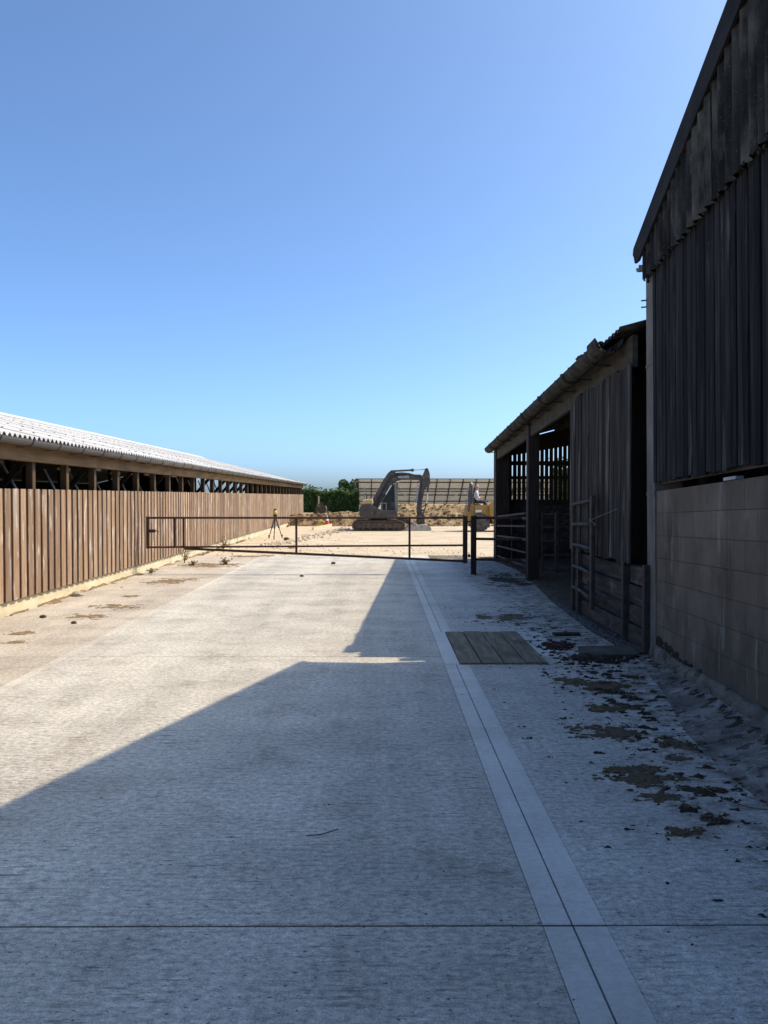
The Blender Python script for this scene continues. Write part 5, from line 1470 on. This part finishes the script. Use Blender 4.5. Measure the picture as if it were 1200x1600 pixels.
# skip
so_ = dp([(790, 540), (860, 500), (1230, 520), (1180, 780), (1050, 860), (860, 830), (800, 700)])
b = MB(); cxs = sum(p[0] for p in so_) / 7; czs = sum(p[1] for p in so_) / 7
ring = lambda yy, k: [(cxs + (x - cxs) * k, yy, czs + (z - czs) * k) for x, z in so_]
b.loft([ring(DY - 0.05, 0.96), ring(DY + 0.05, 1.0), ring(DY + 1.55, 1.0), ring(DY + 1.65, 0.96)])
b.build('skip', 'dumper', du)
b = MB(); xa, za = D(790, 545); b.lathe([(0.05, za - 0.06), (0.06, za), (0.03, za + 0.04)], xa, DY + 0.1, 8); b.build('skip_glint', 'white', du)  # white stub standing in for sunlight on the skip edge
xa, za = D(640, 800)
MB().box(xa - 0.5, D(1150, 0)[0], DY + 0.45, DY + 1.15, 0.35, 0.6).build('chassis', 'track', du)

# driver: one skinned body, seated, hands on the wheel
def skin_person():
    hx, hz = D(632, 540); hy = DY + 0.75
    base = V(hx - 0.02, hy, hz + 0.10)
    vs = [V(0, 0, 0), V(0.01, 0, 0.22), V(0.03, 0, 0.42), V(0.045, 0, 0.50), V(0.06, 0, 0.57), V(0.085, 0, 0.66), V(0.09, 0, 0.735)]
    rad = [0.15, 0.14, 0.155, 0.075, 0.055, 0.085, 0.07]
    ed = [(i, i + 1) for i in range(6)]
    def chain(start, pts, rs):
        pr = start
        for p, r in zip(pts, rs):
            vs.append(V(*p)); rad.append(r); ed.append((pr, len(vs) - 1)); pr = len(vs) - 1
        return pr
    for s in (-1, 1):
        wr = chain(2, [(0.03, 0.19 * s, 0.40), (0.10, 0.24 * s, 0.17), (0.27, 0.18 * s, 0.20), (0.31, 0.17 * s, 0.215)], [0.07, 0.05, 0.036, 0.038])
        for k, (dy, L) in enumerate(((-0.03, 0.07), (-0.01, 0.085), (0.012, 0.08), (0.033, 0.062))):
            chain(wr, [(0.345, 0.17 * s + dy * 0.9, 0.235), (0.345 + L * 0.4, 0.17 * s + dy, 0.225), (0.345 + L * 0.35, 0.17 * s + dy, 0.195)], [0.011, 0.010, 0.009])
        chain(wr, [(0.32, 0.17 * s - 0.045 * s, 0.20), (0.345, 0.17 * s - 0.055 * s, 0.185)], [0.012, 0.010])
        chain(0, [(0.06, 0.10 * s, -0.02), (0.42, 0.16 * s, 0.02), (0.46, 0.15 * s, -0.36), (0.55, 0.15 * s, -0.42)], [0.095, 0.07, 0.05, 0.045])
    me = bpy.data.meshes.new('person')
    me.from_pydata([tuple(v) for v in vs], ed, [])
    o = bpy.data.objects.new('person', me); col.objects.link(o)
    o.location = base
    md = o.modifiers.new('skin', 'SKIN'); md.use_smooth_shade = True
    bpy.context.view_layer.objects.active = o
    sv = me.skin_vertices
    if not sv:
        bm = bmesh.new(); bm.from_mesh(me); bm.verts.layers.skin.verify(); bm.to_mesh(me); bm.free(); sv = me.skin_vertices
    for i, r in enumerate(rad):
        sv[0].data[i].radius = (r, r)
    sv[0].data[0].use_root = True
    ss = o.modifiers.new('subsurf', 'SUBSURF'); ss.levels = 1; ss.render_levels = 1
    # clothing colour by height and reach, in one material
    m, n, l = nodes('clothed figure')
    t = n.new('ShaderNodeTexCoord'); sp = n.new('ShaderNodeSeparateXYZ'); l.new(t.outputs['Object'], sp.inputs[0])
    def gt(sock, v):
        q = n.new('ShaderNodeMath'); q.operation = 'GREATER_THAN'; l.new(sock, q.inputs[0]); q.inputs[1].default_value = v; return q.outputs[0]
    c = mixc(n, l, gt(sp.outputs['Z'], 0.10), (0.045, 0.045, 0.06), (0.58, 0.58, 0.58))
    c = mixc(n, l, gt(sp.outputs['Z'], 0.535), c, (0.45, 0.27, 0.20))
    hand = n.new('ShaderNodeMath'); hand.operation = 'MULTIPLY'
    l.new(gt(sp.outputs['Z'], 0.12), hand.inputs[0]); l.new(gt(sp.outputs['X'], 0.17), hand.inputs[1])
    c = mixc(n, l, hand.outputs[0], c, (0.45, 0.27, 0.20))
    l.new(c, n['Principled BSDF'].inputs['Base Color']); n['Principled BSDF'].inputs['Roughness'].default_value = 0.8
    me.materials.append(m)
    hb = MB(); hc = base + V(0.075, 0, 0.70)
    rings = []
    for th in np.linspace(0.05, 1.75, 6):
        rings.append([(hc.x + 0.1 * math.sin(th) * math.cos(a) - 0.012, hc.y + 0.088 * math.sin(th) * math.sin(a), hc.z + 0.105 * math.cos(th)) for a in np.linspace(0, 2 * math.pi, 13)[:-1]])
    hb.loft(rings); hb.build('hair', 'hair', o, smooth=True)
    fb_ = MB(); fc = base + V(0.165, 0, 0.665)
    fb_.blob((fc.x + 0.012, fc.y, fc.z), 0.02, 0.014, 0.022, random.Random(2), 6, 4, 0.05); fb_.build('nose', 'skin', o)
    eb = MB()
    for s in (-1, 1): eb.blob((fc.x - 0.004, fc.y + 0.03 * s, fc.z + 0.022), 0.008, 0.012, 0.008, random.Random(2), 6, 4, 0.02)
    eb.build('eyes', 'black', o)
    er = MB()
    for s in (-1, 1): er.blob((fc.x - 0.085, fc.y + 0.088 * s, fc.z + 0.0), 0.02, 0.01, 0.03, random.Random(2), 6, 4, 0.05)
    er.build('ears', 'skin', o)
    tag(o, 'driver in pale shirt and dark trousers sitting on the dumper', 'person')
skin_person()

# ------------------------------------------------------------------ survey tripod, small site things
tp = thing('laser_tripod', (-4.08, 29.7, 0), 'yellow laser level on a tripod beside the shed wall', 'tripod')
hx, hy, hz = -4.10, 29.8, 0.88
for (px, py) in ((420, 841.5), (428, 843), (441, 840.5)):
    yy = 1980 / (py - 775); xx = (px - 595) / 1200 * yy
    b = MB(); b.tube([(hx, hy, hz), ((hx + xx) / 2, (hy + yy) / 2, hz * 0.47)], 0.026, 6); b.tube([((hx + xx) / 2, (hy + yy) / 2, hz * 0.5), (xx, yy, 0.0)], 0.017, 6)
    b.build('leg', 'black' if px == 428 else 'hurdle', tp)
    b = MB(); b.lathe([(0.004, -0.01), (0.02, 0.10), (0.02, 0.14)], xx, yy, 6); b.build('foot', 'black', tp)
    b = MB(); b.blob(((hx + xx) / 2, (hy + yy) / 2, hz * 0.49), 0.045, 0.045, 0.045, rr, 6, 4, 0.05); b.build('leg_clamp', 'black', tp)
b = MB(); b.lathe([(0.06, hz - 0.04), (0.08, hz), (0.08, hz + 0.05), (0.03, hz + 0.06)], hx, hy, 10); b.build('tripod_head', 'black', tp)
b = MB(); b.lathe([(0.055, hz + 0.06), (0.085, hz + 0.09), (0.085, hz + 0.17), (0.06, hz + 0.21)], hx, hy, 12); lv = b.build('laser_level', 'yellowplastic', tp)
b = MB(); b.lathe([(0.045, hz + 0.21), (0.045, hz + 0.25), (0.065, hz + 0.255), (0.05, hz + 0.28)], hx, hy, 10); b.build('rotor_head', 'black', lv)

def at(px, py, yy): return ((px - 595) / 1200 * yy, yy, CAM_H - (py - 775) / 1200 * yy)
x_, y_, z_ = at(511, 820.5, 42.0)
b = MB(); b.cbox(x_ - 0.19, x_ + 0.19, y_ - 0.19, y_ + 0.19, 0, 0.04, 0.02); b.lathe([(0.14, 0.04), (0.09, 0.30)], x_, y_, 12)
b.mi = 1; b.lathe([(0.091, 0.302), (0.04, 0.56), (0.03, 0.58)], x_, y_, 12)
tag(b.build('traffic_cone', ['red', 'white']), 'red cone with white top by the soil bank', 'cone')
x_, y_, z_ = at(502, 820, 42.2)
b = MB(); b.loft([[(x_ - 0.26, y_ - 0.1, 0.10), (x_ + 0.26, y_ - 0.1, 0.10), (x_ + 0.26, y_ + 0.1, 0.10), (x_ - 0.26, y_ + 0.1, 0.10)], [(x_ - 0.15, y_ - 0.08, 0.26), (x_ + 0.13, y_ - 0.08, 0.26), (x_ + 0.13, y_ + 0.08, 0.26), (x_ - 0.15, y_ + 0.08, 0.26)],
                [(x_ - 0.05, y_ - 0.03, 0.36), (x_ + 0.04, y_ - 0.03, 0.36), (x_ + 0.04, y_ + 0.03, 0.36), (x_ - 0.05, y_ + 0.03, 0.36)]])
b.box(x_ - 0.2, x_ - 0.1, y_ - 0.09, y_ + 0.09, 0, 0.11); b.box(x_ + 0.1, x_ + 0.2, y_ - 0.09, y_ + 0.09, 0, 0.11)
tag(b.build('barrier_foot', 'yellowplastic'), 'small yellow plastic barrier foot left of the red cone', 'barrier')
b = MB(); p0 = at(489, 828, 37.8); p1 = at(518, 821.5, 42.3); b.beam((p0[0], p0[1], 0.05), (p1[0], p1[1], 0.06), 0.06, 0.14)
tag(b.build('timber_plank', 'timber'), 'pale new timber plank on edge below the red cone', 'plank')
x_, y_, _ = at(455, 857, 24.3)
b = MB(); b.blob((x_, y_, 0.04), 0.14, 0.10, 0.055, rr, 8, 5, 0.25); tag(b.build('yellow_bag', 'yellowplastic'), 'crumpled yellow plastic scrap on gravel behind the gate', 'scrap')
# spare digging bucket on the terrace
x_, y_, z_ = at(502, 801, 45.5)
zt_ = 0.62
b = MB(); prof = [(-0.27, 0.44), (0.27, 0.45), (0.33, 0.30), (0.30, 0.10), (0.20, 0.0), (-0.24, 0.0), (-0.30, 0.12)]
b.loft([[(x_ + a, y_ - 0.4 , zt_ + c) for a, c in prof], [(x_ + a, y_ + 0.4, zt_ + c) for a, c in prof]])
sb = b.build('spare_bucket', 'track'); tag(sb, 'spare grey digger bucket standing on the terrace near the hedge', 'bucket')
b = MB(); b.prism([(x_ - 0.16, zt_ + 0.48), (x_ + 0.10, zt_ + 0.46), (x_ + 0.02, zt_ + 0.66), (x_ - 0.08, zt_ + 0.68)], y_ - 0.12, y_ - 0.08); b.prism([(x_ - 0.16, zt_ + 0.48), (x_ + 0.10, zt_ + 0.46), (x_ + 0.02, zt_ + 0.66), (x_ - 0.08, zt_ + 0.68)], y_ + 0.08, y_ + 0.12)
b.build('hitch_ear', 'track', sb)
b = MB(); b.cbox(x_ - 0.28, x_ - 0.20, y_ + 1.0, y_ + 1.08, 0.3, zt_ + 1.02, 0.01); tag(b.build('marker_stake', 'timber'), 'thin wooden marker stake behind the spare bucket', 'stake')
